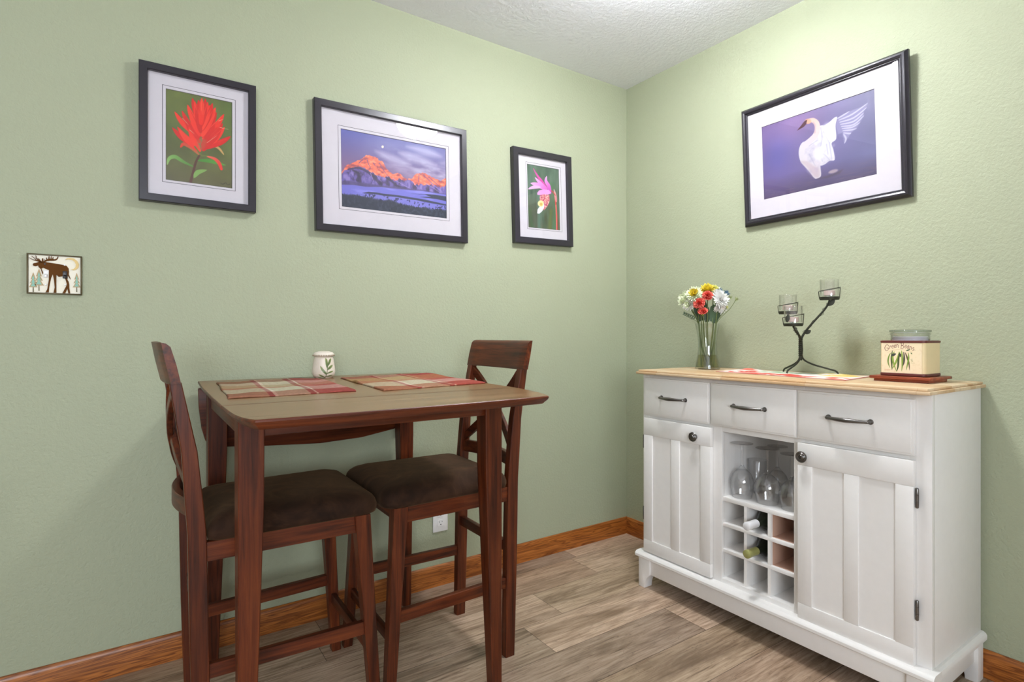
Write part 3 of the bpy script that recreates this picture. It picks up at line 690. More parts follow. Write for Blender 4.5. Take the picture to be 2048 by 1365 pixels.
# ------------------------------------------------------------------ drop-leaf table
TZ = 0.930
def table():
    t = thing('counter_table', 'dark cherry counter height drop leaf table against the green wall', 'table', (-1.68, -0.42, 0))
    yh = -0.815
    L = [(-0.04, -2.064), (-0.3, -2.075), (-0.6, -2.080), (-0.815, -2.081)]; R_ = [(-0.04, -1.262), (-0.3, -1.275), (-0.6, -1.292), (-0.815, -1.304)]
    LF = [(-0.8195, -2.081), (-0.90, -2.081), (-0.98, -2.079), (-1.03, -2.073), (-1.06, -2.065), (-1.0795, -2.055)]
    RF = [(-0.8195, -1.304), (-0.90, -1.315), (-0.98, -1.333), (-1.03, -1.350), (-1.054, -1.361)]
    FR = [(-1.3680, -1.0575), (-1.45, -1.066), (-1.6, -1.074), (-1.75, -1.079), (-1.9, -1.0815), (-2.0, -1.0812)]
    def slab(outline, c, name, seam):
        b = MB(); rings = []
        for dz, ins in ((-0.021, 0.016), (-0.010, 0.003), (-0.005, 0.0), (-0.0015, 0.0008), (0.0, 0.003)):
            rg = []
            n = len(outline)
            for i, (x, y) in enumerate(outline):
                p = Vector(outline[i - 1]); q = Vector((x, y)); r = Vector(outline[(i + 1) % n])
                e1 = (q - p).normalized(); e2 = (r - q).normalized(); nn = Vector((-(e1 + e2).y, (e1 + e2).x)).normalized()
                k = ins / max(0.55, nn.dot(Vector((-e1.y, e1.x))))
                if abs(y - seam[0]) < 1e-4 or (len(seam) > 1 and abs(y - seam[1]) < 1e-4): v = Vector((x + (ins if x < -1.68 else -ins), y))
                else: v = q + nn * k
                rg.append((v.x, v.y, TZ + dz))
            rings.append(rg)
        b.mi = 1; b.loft(rings)
        for f_ in b.bm.faces:
            if len(f_.verts) > 6 and f_.calc_center_median().z > TZ - .001: f_.material_index = 0
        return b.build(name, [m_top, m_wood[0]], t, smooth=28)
    ctr = [(x, y) for y, x in L] + [(x, y) for y, x in reversed(R_)]
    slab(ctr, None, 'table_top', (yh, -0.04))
    fl = [(x, y) for y, x in LF] + [(x, y) for x, y in reversed(FR)] + [(x, y) for y, x in reversed(RF)]
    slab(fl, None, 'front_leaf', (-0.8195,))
    hl = [(-2.062, .905), (-2.060, .84), (-2.052, .77), (-2.040, .725), (-2.02, .706), (-1.98, .699), (-1.856, .688), (-1.66, .676), (-1.5, .682), (-1.364, .703), (-1.31, .725), (-1.285, .77), (-1.275, .84), (-1.270, .905)]
    MB().prism([(x, -0.034, z) for x, z in hl], (0, 0.018, 0), .003).build('hanging_leaf', m_wood[0], t)
    x0, x1, y0, y1 = -2.041, -1.319, -0.770, -0.066
    for sx in (0, 1):
        for sy in (0, 1):
            pts = []; sz = []
            for z, s in ((0.909, .057), (0.70, .056), (0.40, .047), (0.0, .033)):
                cx = x0 + s / 2 if sx == 0 else x1 - s / 2; cy = y0 + s / 2 if sy == 0 else y1 - s / 2
                pts.append((cx, cy, z)); sz.append((s, s))
            MB().bar(pts, (1, 0, 0), (0, 1, 0), sz, .002).build('leg', m_wood[2], t, smooth=20)
    za, zb = .846, .909
    for yy in (y0 + .008, y1 - .028): MB().box((x0 + .05, yy, za), (x1 - .05, yy + .02, zb), .001).build('apron', m_wood[0], t)
    for xx in (x0 + .008, x1 - .028): MB().box((xx, y0 + .05, za), (xx + .02, y1 - .05, zb), .001).build('apron', m_wood[1], t)
table()

# ------------------------------------------------------------------ counter stools
def stool():
    t = thing('counter_stool', 'cherry wood X back counter stool facing right, at the left end of the table', 'bar stool', (0, 0, 0), 'counter stools at the table')
    def px(z):
        k = [(0, -.212), (.3, -.219), (.6, -.225), (.8, -.241), (.967, -.270), (1.07, -.292)]
        for (z0, a), (z1, b) in zip(k, k[1:]):
            if z <= z1: return a + (b - a) * (z - z0) / (z1 - z0)
        return k[-1][1]
    for s in (-1, 1):
        zs = [0, .15, .3, .45, .6, .7, .8, .9, .969]; wd = [.036, .039, .041, .041, .040, .038, .034, .029, .026]
        MB().bar([(px(z), s * .171, z) for z in zs], (1, 0, 0), (0, 1, 0), [(w_, .030) for w_ in wd], .0022).build('rear_post', m_wood[2], t, smooth=25)
        zs = [0, .3, .574]; MB().bar([(.222 - .038 * z / .574, s * (.193 - .014 * z / .574), z) for z in zs], (1, 0, 0), (0, 1, 0), [(.030, .030), (.036, .036), (.044, .042)], .002).build('front_leg', m_wood[2], t, smooth=25)
        MB().bar([(-.205, s * .170, .548), (.17, s * .178, .548)], (0, 1, 0), (0, 0, 1), (.020, .048), .001).build('seat_rail', m_wood[0], t, smooth=20)
        MB().bar([(-.202, s * .171, .250), (.196, s * .186, .250)], (0, 1, 0), (0, 0, 1), (.018, .036), .001).build('stretcher', m_wood[0], t, smooth=20)
    MB().box((.168, -.16, .524), (.188, .16, .572), .001).build('seat_rail', m_wood[1], t)
    MB().box((-.225, -.158, .524), (-.205, .158, .572), .001).build('seat_rail', m_wood[1], t)
    MB().box((.201, -.178, .172), (.216, .178, .204), .001).build('footrest', m_wood[1], t)
    MB().box((-.226, -.158, .348), (-.208, .158, .382), .001).build('stretcher', m_wood[1], t)
    # seat cushion
    def outline(grow, n=10):
        pts = []; x0, x1 = -.203 - grow, .236 + grow; yb, yf, r = .190 + grow, .203 + grow, .045
        for cx, cy, a0 in ((x1 - r, yf - r, 0), (x0 + r * .5, yb - r * .5, PI / 2), (x0 + r * .5, -yb + r * .5, PI), (x1 - r, -yf + r, 1.5 * PI)):
            rr = r if cx > 0 else r * .5
            for k in range(n): a = a0 + PI / 2 * k / (n - 1); pts.append((cx + rr * math.cos(a), cy + rr * math.sin(a)))
        return pts
    b = MB(); rings = []
    for sc, z in ((.955, .572), (.99, .576), (1.0, .586), (1.0, .596), (.985, .608), (.955, .618), (.90, .627), (.80, .6345), (.62, .640), (.4, .643), (.15, .6445)):
        rings.append([(.016 + (x - .016) * sc, y * sc, z) for x, y in outline(0)])
    b.loft(rings); b.build('cushion', m_suede, t, smooth=70)
    # curved top rail
    b = MB(); rings = []
    for k in range(17):
        y = -.193 + .386 * k / 16; bow = -.012 * (1 - (y / .193) ** 2); sh = .004 if k in (0, 16) else 0; rg = []
        for dx, z in ((-.0135 + sh, .967), (.0150 - sh, .967), (.0152 - sh, 1.012), (.0135 - sh, 1.040), (.0085, 1.056), (.001, 1.0645), (-.0125 + sh, 1.0665), (-.0140 + sh, 1.02)):
            rg.append((px(z) + dx + bow, y, z))
        rings.append(rg)
    b.loft(rings); b.build('crest_rail', m_wood[1], t, smooth=35)
    b = MB(); pts = []
    for k in range(13):
        y = -.160 + .320 * k / 12; pts.append((px(.66) - .030 * (1 - (y / .16) ** 2), y, .656))
    b.bar(pts, (1, 0, 0), (0, 0, 1), (.020, .044), .002); b.build('lower_rail', m_wood[1], t, smooth=35)
    for s in (-1, 1):
        b = MB(); pts = []
        for k in range(15):
            f = k / 14; y = s * (-.162 + .324 * f); z = .952 - .262 * f; pts.append((px(z) - .026 * (1 - (y / .162) ** 2) - .002 * s, y, z))
        d = Vector((0, s * .324, -.262)).normalized(); wv = d.cross(Vector((1, 0, 0)))
        b.bar(pts, (1, 0, 0), wv, (.014, .030), .0015); b.build('cross_slat', m_wood[1], t, smooth=35)
    return t
st = stool()
st.location = (-1.886, -0.437, 0)
copy_thing(st, (-1.402, -0.437, 0), PI, 'cherry wood X back counter stool facing left, at the right end of the table')

# ------------------------------------------------------------------ placemats and the little jar
m_cloth = painted('woven cotton', 0.9, spec=0.15, bump=0.25)
def placemat(label, C, weft, seed, flip):
    c = Canvas(120, 170); warp = np.zeros((170, 120, 3)); wf = np.zeros((170, 120, 3))
    R1 = (150, 44, 50)
    cols = [(0, .30, (172, 136, 98)), (.30, .345, R1), (.345, .365, (232, 214, 190)), (.365, .62, (190, 178, 142)), (.62, .665, R1), (.665, .685, (232, 214, 190)), (.685, 1.01, (182, 62, 66))]
    for a, b, k in cols: warp[:, (c.X[0] >= a) & (c.X[0] < b)] = k
    for a, b, k in weft: wf[(c.Y[:, 0] >= a) & (c.Y[:, 0] < b)] = k
    c.a = (warp * .5 + wf * .5) / 255; gm = c.a.mean(-1, keepdims=True); c.a = gm + (c.a - gm) * .82; c.a *= .86 * (.93 + .14 * c.fbm(60, 85, 1, seed))[..., None]
    C = [np.array(p) for p in C]; rng = np.random.RandomState(seed); ph = rng.rand(4) * 6
    def fn(U, V):
        P = [C[0][k] * (1 - U) * (1 - V) + C[1][k] * U * (1 - V) + C[2][k] * U * V + C[3][k] * (1 - U) * V for k in range(2)]
        ed = np.minimum(np.minimum(U, 1 - U) * .33, np.minimum(V, 1 - V) * .5)
        z = TZ + .0036 + .0016 * np.sin(9 * V + ph[0]) * np.sin(5 * U + ph[1]) + .0010 * np.sin(17 * U + ph[2] + 4 * V)
        if flip: z = z + .006 * np.exp(-((U - .02) / .10) ** 2 - ((V - .42) / .07) ** 2)
        z = z + .0012 * np.exp(-(ed / .012) ** 2)
        P[0] = P[0] + .002 * np.sin(11 * V + ph[3]); P[1] = P[1] + .0025 * np.sin(9 * U + ph[2])
        z = np.where((U == 0) | (U == 1) | (V == 0) | (V == 1), TZ + .0012, z)
        return P[0], P[1], z
    o = c.grid('placemat', fn, m_cloth, None, (C[0][0], C[0][1], TZ))
    o.data.materials[0] = m_cloth; md = o.modifiers.new('cloth', 'SOLIDIFY'); md.thickness = .0016; md.offset = -1
    # solidify pushes downwards to the table
    return tag(o, label, 'placemat', 'plaid placemats on the table')
placemat('plaid placemat with cream middle band, on the left half of the table', [(-2.023, -.185), (-1.70, -.160), (-1.733, -.674), (-2.050, -.682)],
         [(0, .16, (150, 88, 62)), (.16, .34, (232, 222, 190)), (.34, .5, (206, 178, 126)), (.5, .58, (206, 120, 84)), (.58, .80, (222, 222, 190)), (.8, 1.01, (168, 80, 58))], 5, False)
placemat('plaid placemat with an orange band and rippled edge, on the right half of the table', [(-1.633, -.192), (-1.276, -.146), (-1.302, -.649), (-1.668, -.709)],
         [(0, .16, (170, 70, 56)), (.16, .46, (206, 152, 76)), (.46, .56, (206, 110, 70)), (.56, .80, (236, 222, 188)), (.8, 1.01, (186, 84, 52))], 9, True)

def jar_pot():
    cx, cy = -1.668, -0.112; c = Canvas(160, 90, (226, 216, 202)); n = c.fbm(30, 8, 3, 4); c.put(np.clip((n - .5) * 3, 0, 1) * .35, (206, 190, 170))
    for v in (.80, .87, .94): c.line([(0, v), (1, v)], (186, 168, 146), .5, .5, alpha=.7)
    c.put(np.clip((.04 - np.abs(c.Y - .0)) * 60, 0, 1) * .8, (150, 138, 116))
    s0 = .5                                                     # painted sprig faces the room
    D, Lg = (74, 92, 56), (136, 150, 84)
    c.line([(s0 + .02, .98), (s0 + .04, .7), (s0 + .055, .35), (s0 + .05, .2)], (96, 92, 60), .8, .5)
    for p in ([(s0 + .05, .45), (s0 + .045, .3), (s0 + .03, .12)], [(s0 + .06, .38), (s0 + .10, .25), (s0 + .135, .15)], [(s0 + .05, .5), (s0 + .10, .42), (s0 + .15, .36)], [(s0 + .04, .68), (s0 + .10, .6), (s0 + .15, .55)], [(s0 + .035, .72), (s0 - .0, .55), (s0 - .05, .38)], [(s0 + .03, .85), (s0 + .09, .8), (s0 + .15, .76)], [(s0 + .025, .93), (s0 - .03, .8), (s0 - .07, .7)], [(s0 + .02, .97), (s0 - .06, .92), (s0 - .12, .86)]):
        c.line(p, D, .6, .3, belly=2.6, col2=Lg)
    t = thing('ceramic_jar', 'small cream lidded ceramic jar painted with a green leaf sprig', 'jar', (cx, cy, TZ))
    prof = [(0.0, .078), (.001, .0775), (.01, .072), (.03, .064), (.06, .058), (.15, .0, )]
    body = [(.030, .0775), (.0325, .074), (.0345, .068), (.0365, .055), (.0385, .042), (.0402, .030), (.0405, .022), (.0395, .015), (.0365, .008), (.032, .003), (.029, .0)]
    hs = np.linspace(0, 1, len(body)); rr = np.array([p[0] for p in body]); hh = np.array([p[1] for p in body])
    base_ang = math.atan2(CAM.y - cy, CAM.x - cx)
    def fn(U, V):
        r = np.interp(V, hs, rr); h = np.interp(V, hs, hh); a = base_ang + (U - .5) * 2 * PI
        return cx + r * np.cos(a), cy + r * np.sin(a), TZ + h
    o = c.grid('pot', fn, painted('glazed ceramic', .35), t)
    m_cer = plain('cream ceramic', (226, 216, 202), .35); m_br = plain('brown glaze edge', (150, 132, 104), .4)
    l = MB(); l.lathe([(.030, .0770), (.0365, .0785), (.0375, .082), (.036, .0875), (.030, .093), (.018, .0965), (0, .0975)], (cx, cy, TZ), 40)
    lid = l.build('lid', m_cer, t)
    b = MB()
    for k in range(40):
        a = 2 * PI * k / 40; b.lathe([(0, -.003), (.0022, -.0015), (.0022, .0015), (0, .003)], (cx + .0368 * math.cos(a), cy + .0368 * math.sin(a), TZ + .0815), 6)
    b.build('beaded_rim', m_br, lid)
jar_pot()

# ------------------------------------------------------------------ white buffet
WT = 0.937
def buffet():
    t = thing('buffet_cabinet', 'white buffet cabinet with wooden top, three drawers and wine rack', 'sideboard', (-0.225, -1.025, 0))
    xf = -0.405; xb = -0.022; yl, yr = -0.4956, -1.5535; zb, zt = 0.152, 0.919
    b = MB(); b.box((-0.447, -0.490, .919), (-.006, -1.5625, .929), .0025); b.box((-.440, -.497, .929), (-.006, -1.5555, WT), .0035)
    b.build('worktop', m_butcher, t)
    for y0, y1 in ((yl, yl - .018), (yr + .018, yr)): MB().box((xf + .019, y0, zb), (xb, y1, zt), .0008).build('side_panel', m_white, t)
    MB().box((xb - .006, yl - .018, zb), (xb, yr + .018, zt)).build('back_panel', m_white, t)
    f = MB(); F0, F1 = xf, xf + .019
    S_ = [(yl, -.530), (-.846, -.886), (-1.163, -1.200), (-1.500, yr)]
    for a, c in S_: f.box((F0, a, zb), (F1, c, zt), .0006)
    for (a, c) in ((-.530, -.846), (-.886, -1.163), (-1.200, -1.520)): f.box((F0 + .0004, a, .890), (F1, c, zt)); f.box((F0 + .0004, a, .722), (F1, c, .752))
    for (a, c) in ((-.530, -.846), (-1.200, -1.520)): f.box((F0 + .0004, a, zb), (F1, c, .185))
    f.build('face_frame', m_white, t)
    # compartments
    MB().box((F1, -.868, zb), (xb - .006, -.886, .722)).build('partition', m_white, t)
    MB().box((F1, -1.163, zb), (xb - .006, -1.181, .722)).build('partition', m_white, t)
    MB().box((F1, yl - .018, .722), (xb - .006, yr + .018, .734)).build('dust_panel', m_white, t)
    MB().box((xf + .001, -.886, zb), (xb - .006, -1.163, .168)).build('bottom_panel', m_white, t)
    rk = MB(); x0, x1 = -.398, xb - .006
    rk.box((x0, -.886, .459), (x1, -1.163, .475), .001)
    for z in (.3635, .2655): rk.box((x0, -.886, z), (x1, -1.163, z + .0125), .0006)
    for y in (-.9785, -1.0705): rk.box((x0 + .0006, y + .0055, .168), (x1, y - .0055, .459))
    rack = rk.build('wine_rack', m_white, t)
    m_kraft = plain('raw pink board', (196, 160, 140), .7)
    for z0, z1 in ((.376, .459), (.278, .3635)):
        li = MB(); li.box((x0 + .012, -1.0762, z0), (x1, -1.0775, z1)); li.box((x0 + .012, -1.0775, z0), (x1, -1.163, z0 + .001)); li.box((x1 - .001, -1.0775, z0 + .001), (x1, -1.163, z1)); li.box((x0 + .012, -1.1618, z0 + .001), (x1, -1.163, z1))
        tag(li.build('cell_lining', m_kraft, rack), 'pinkish brown cell lining')
    # drawers
    XD = -.424
    def pull(y, z, parent):
        h = MB(); hw = .058
        pts = [(XD - .016 - .014 * (1 - (k / 8) ** 2), y + hw * k / 8, z) for k in range(-8, 9)]
        rad = [.0044 + .0030 * (1 - abs(k / 8)) + (.0012 if abs(k) == 8 else 0) for k in range(-8, 9)]
        h.tube(pts, rad, 10)
        for s in (-1, 1): h.tube([(XD, y + s * .0605, z), (XD - .008, y + s * .0605, z), (XD - .015, y + s * .059, z), (XD - .018, y + s * .054, z)], [.0055, .005, .0052, .004], 10); h.lathe([(0, 0), (.0085, 0), (.008, .002), (.005, .003), (0, .003)], (XD, y + s * .0605, z), 16, (-1, 0, 0))
        h.build('handle', m_pewter, parent, smooth=50)
    for (y0, y1) in ((-.5115, -.8425), (-.8465, -1.1800), (-1.1825, -1.5160)):
        d = MB(); d.box((XD + .003, y0, .7435), (xf - .0005, y1, .9030), .0012); d.box((XD, y0 - .0065, .7500), (XD + .004, y1 + .0065, .8965), .0012)
        o = d.build('drawer', m_white, t); pull((y0 + y1) / 2 + (.004 if y0 > -.9 and y0 < -.6 else .004), .826, o)
    # doors
    def door(y0, y1, z0, z1, knob_y, hinge_y):
        d = MB(); fx = XD; st = .046; tr, brl = .073, .052
        d.box((fx, y0, z1 - tr), (xf - .0005, y1, z1), .0018); d.box((fx, y0, z0), (xf - .0005, y1, z0 + brl), .0018)
        d.box((fx + .0003, y0 - .0004, z0 + brl), (xf - .0005, y0 - st, z1 - tr), .0008); d.box((fx + .0003, y1 + st, z0 + brl), (xf - .0005, y1 + .0004, z1 - tr), .0008)
        ym = (y0 + y1) / 2; d.box((fx + .0003, ym + .021, z0 + brl), (xf - .0005, ym - .021, z1 - tr), .0008)
        d.box((fx + .0052, y0 - st + .002, z0 + brl - .002), (xf - .002, y1 + st - .002, z1 - tr + .002))
        o = d.build('door', m_white, t)
        k = MB(); k.lathe([(0, 0), (.011, 0), (.0105, .003), (.0068, .005), (.0066, .009), (.010, .0105), (.0178, .0125), (.0188, .0150), (.0175, .0172), (.0150, .0164), (.0135, .0180), (.0110, .0176), (.0095, .0188), (.0075, .0182), (.0060, .0200), (0, .0206)], (fx, knob_y, z1 - .043), 28, (-1, 0, 0)); k.build('knob', m_pewter, o, smooth=40)
        for zz in (z0 + .160, z1 - .104):
            h = MB(); h.lathe([(0, -.029), (.003, -.0285), (.0045, -.026), (.0048, -.010), (.0040, -.0095), (.0048, -.009), (.0048, .009), (.0040, .0095), (.0048, .010), (.0045, .026), (.003, .0285), (0, .029)], (fx + .008, hinge_y, zz), 14); h.build('hinge', m_pewter, o)
    door(-.5140, -.8490, .1575, .7310, -.779, -.5085)
    door(-1.1850, -1.5160, .1500, .7300, -1.205, -1.5215)
    # plinth moulding, apron, feet
    MB().prism([(x, yl + .016, z) for x, z in ((xf + .02, .128), (-.436, .128), (-.441, .132), (-.441, .141), (-.437, .147), (-.428, .152), (xf + .02, .152))], (0, yr - yl - .032, 0), 0).build('base_molding', m_white, t, smooth=30)
    for ya, sg in ((yl, 1), (yr, -1)):
        MB().prism([(xf + .021, ya + sg * d_, z) for d_, z in ((-.02, .1282), (.0155, .1282), (.0158, .134), (.0158, .141), (.013, .147), (.006, .1518), (-.02, .1518))], (xb - xf - .021, 0, 0)).build('base_molding', m_white, t, smooth=30)
    MB().box((-.420, yl - .03, .062), (-.405, yr + .03, .1285), .001).build('apron', m_white, t)
    for yy in (yl - .004, yr + .016): MB().box((-.395, yy, .062), (-.04, yy - .012, .1285), .001).build('apron', m_white, t)
    for sy, y0 in ((-1, yl + .006), (1, yr - .006)):
        for xa, xd in ((-.4285, .045), (-.067, .045)):
            pf = [(0, 0), (.034, 0), (.0345, .012), (.038, .028), (.046, .046), (.060, .062), (.060, .1283), (0, .1283)]
            MB().prism([(xa, y0 + sy * a, z) for a, z in pf], (xd, 0, 0), .0012).build('foot', m_white, t)
    return t
buffet()

# ------------------------------------------------------------------ stemware and bottles in the buffet
m_wine = clear('clear stemware', (0.995, 0.995, 0.995), 0.085, (0.84, 0.84, 0.85), 0.0, 3.4, 0.75)
SH = 0.4752
def stemmed(label, x, y, h, rr, rb, foot, group='upturned stemware'):
    t = thing('wine_glass', label, 'wine glass', (x, y, SH), group)
    bh = h * .52
    out = [(rr, 0.0), (rr * 1.02, .002), ((rr + rb) / 2, bh * .22), (rb, bh * .45), (rb * .98, bh * .6), (rb * .82, bh * .8), (rb * .5, bh * .95), (.012, bh * 1.03), (.0055, bh * 1.12)]
    inn = [(r - .0012 if r > .012 else r * .3, z if z < bh * .9 else bh * .96) for r, z in out[:-1]]
    b = MB(); b.lathe(list(reversed(inn)) + out, (x, y, SH), 36); b.build('bowl', m_wine, t, smooth=60)
    b = MB(); b.lathe([(.0065, bh * 1.12), (.0050, bh * 1.2), (.0046, h * .85), (.0060, h * .95), (.011, h * .975)], (x, y, SH), 16); b.build('stem', m_wine, t, smooth=60)
    b = MB(); b.lathe([(.009, h * .975), (foot * .6, h * .988), (foot, h - .0015), (foot, h), (0, h - .0004)], (x, y, SH), 36); b.build('foot', m_wine, t, smooth=60)
stemmed('upside down wine glass at the left of the open buffet shelf', -.342, -.929, .203, .0345, .0425, .039)
stemmed('rounded upside down wine glass at the front middle of the shelf', -.335, -1.026, .199, .0355, .0455, .040)
stemmed('upside down wine glass at the front right beside the door', -.335, -1.118, .194, .034, .043, .038)
stemmed('upside down wine glass at the back middle of the shelf', -.225, -1.000, .190, .032, .039, .036)
stemmed('upside down wine glass at the back right of the shelf', -.23, -1.098, .218, .032, .039, .036)
t = thing('tumbler', 'flared glass tumbler behind the leftmost wine glass', 'glass', (-.235, -.925, SH), 'upturned stemware')
b = MB(); b.lathe([(0, .004), (.024, .005), (.034, .125), (.0352, .1265), (.0362, .125), (.026, .001), (0, 0)], (-.235, -.925, SH), 36); b.build('glass_wall', m_wine, t, smooth=50)

def bottle(label, y, z0, capc, glass):
    x = -.462; r = .0365; c = Vector((x, y, z0 + r))
    t = thing('wine_bottle', label, 'bottle', (x, y, z0), 'wine bottles in the rack')
    g = NT('bottle glass'); g.base(glass); g.set(Roughness=.08); v = g.noise(g.coord((1, 1, 1)), 20, 2)
    MB().lathe([(0, .012), (.0125, .014), (.0132, .06), (.0150, .080), (.024, .100), (.034, .118), (r, .135), (r, .300), (.034, .306), (0, .307)], c, 32, (1, 0, 0)).build('glass_body', g.m, t, smooth=50)
    cm = plain('foil cap', capc, .4)
    MB().lathe([(0, 0), (.0130, .0), (.0145, .0012), (.0148, .006), (.0146, .018), (.0138, .020), (.0142, .058), (.0138, .060), (0, .060)], c, 28, (1, 0, 0)).build('foil_cap', cm, t, smooth=40)
bottle('wine bottle with a white cap in the upper middle rack cell', -1.0245, .3765, (228, 228, 230), (30, 36, 26))
bottle('wine bottle with an olive green cap in the rack cell below', -1.0245, .2785, (150, 150, 92), (22, 26, 18))

# ------------------------------------------------------------------ runner on the buffet
def runner():
    c = Canvas(220, 110, (232, 226, 220)); RD, GR, YE = (206, 72, 58), (160, 186, 148), (224, 200, 120)
    n = c.fbm(14, 7, 4, 8)
    for pts, col in (([(.02, .96), (.10, .55), (.22, .30), (.30, .62), (.18, .9)], RD), ([(.20, .98), (.30, .78), (.44, .70), (.60, .74), (.50, .99)], RD), ([(.46, .94), (.54, .60), (.68, .66), (.80, .80), (.72, .98)], RD), ([(.24, .10), (.40, .02), (.60, .08), (.58, .50), (.42, .62), (.26, .48)], GR), ([(.66, .12), (.84, .06), (.98, .22), (.92, .55), (.74, .46)], YE), ([(.06, .2), (.16, .08), (.2, .3), (.1, .4)], (222, 120, 100)), ([(.84, .72), (.97, .66), (.98, .96), (.88, .98)], (214, 96, 72)), ([(.60, .04), (.72, .0), (.70, .2), (.62, .3)], (146, 170, 140))):
        c.put(c.mask(pts, 5) * np.clip((n - .30) * 5, 0, 1), col)
    for k in range(26):
        x = .03 + .94 * k / 26; c.line([(x, .92), (x + .05, .66)], (236, 200, 190), .7, .4, alpha=.45)
    c.line([(0, .985), (1, .985)], (150, 58, 50), 1.2, 1.2); c.line([(.99, 0), (.99, 1)], (160, 62, 52), 1.4, 1.4); c.line([(.008, 0), (.008, 1)], (190, 90, 76), 1.2, 1.2)
    Cn = [(-.075, -.742), (-.068, -1.262), (-.340, -1.297), (-.290, -.776)]
    def fn(U, V):
        P = [Cn[0][k] * (1 - U) * (1 - V) + Cn[1][k] * U * (1 - V) + Cn[2][k] * U * V + Cn[3][k] * (1 - U) * V for k in range(2)]
        e = np.minimum(np.minimum(U, 1 - U) * 3, np.minimum(V, 1 - V) * 2); e = np.clip(e * 4, 0, 1)
        z = WT + .0016 + e * (.0012 + .0012 * np.sin(13 * U + 3 * V)) + .006 * np.exp(-((V - .16) / .12) ** 2) * np.clip(np.sin(9.4 * U + .4), 0, 1) ** 2 * e
        return P[0], P[1], z
    o = c.grid('table_runner', fn, m_cloth, None, (-.2, -1.02, WT)); md = o.modifiers.new('cloth', 'SOLIDIFY'); md.thickness = .0012; md.offset = -1
    tag(o, 'white floral table runner with red petals on the buffet top', 'table runner')
runner()

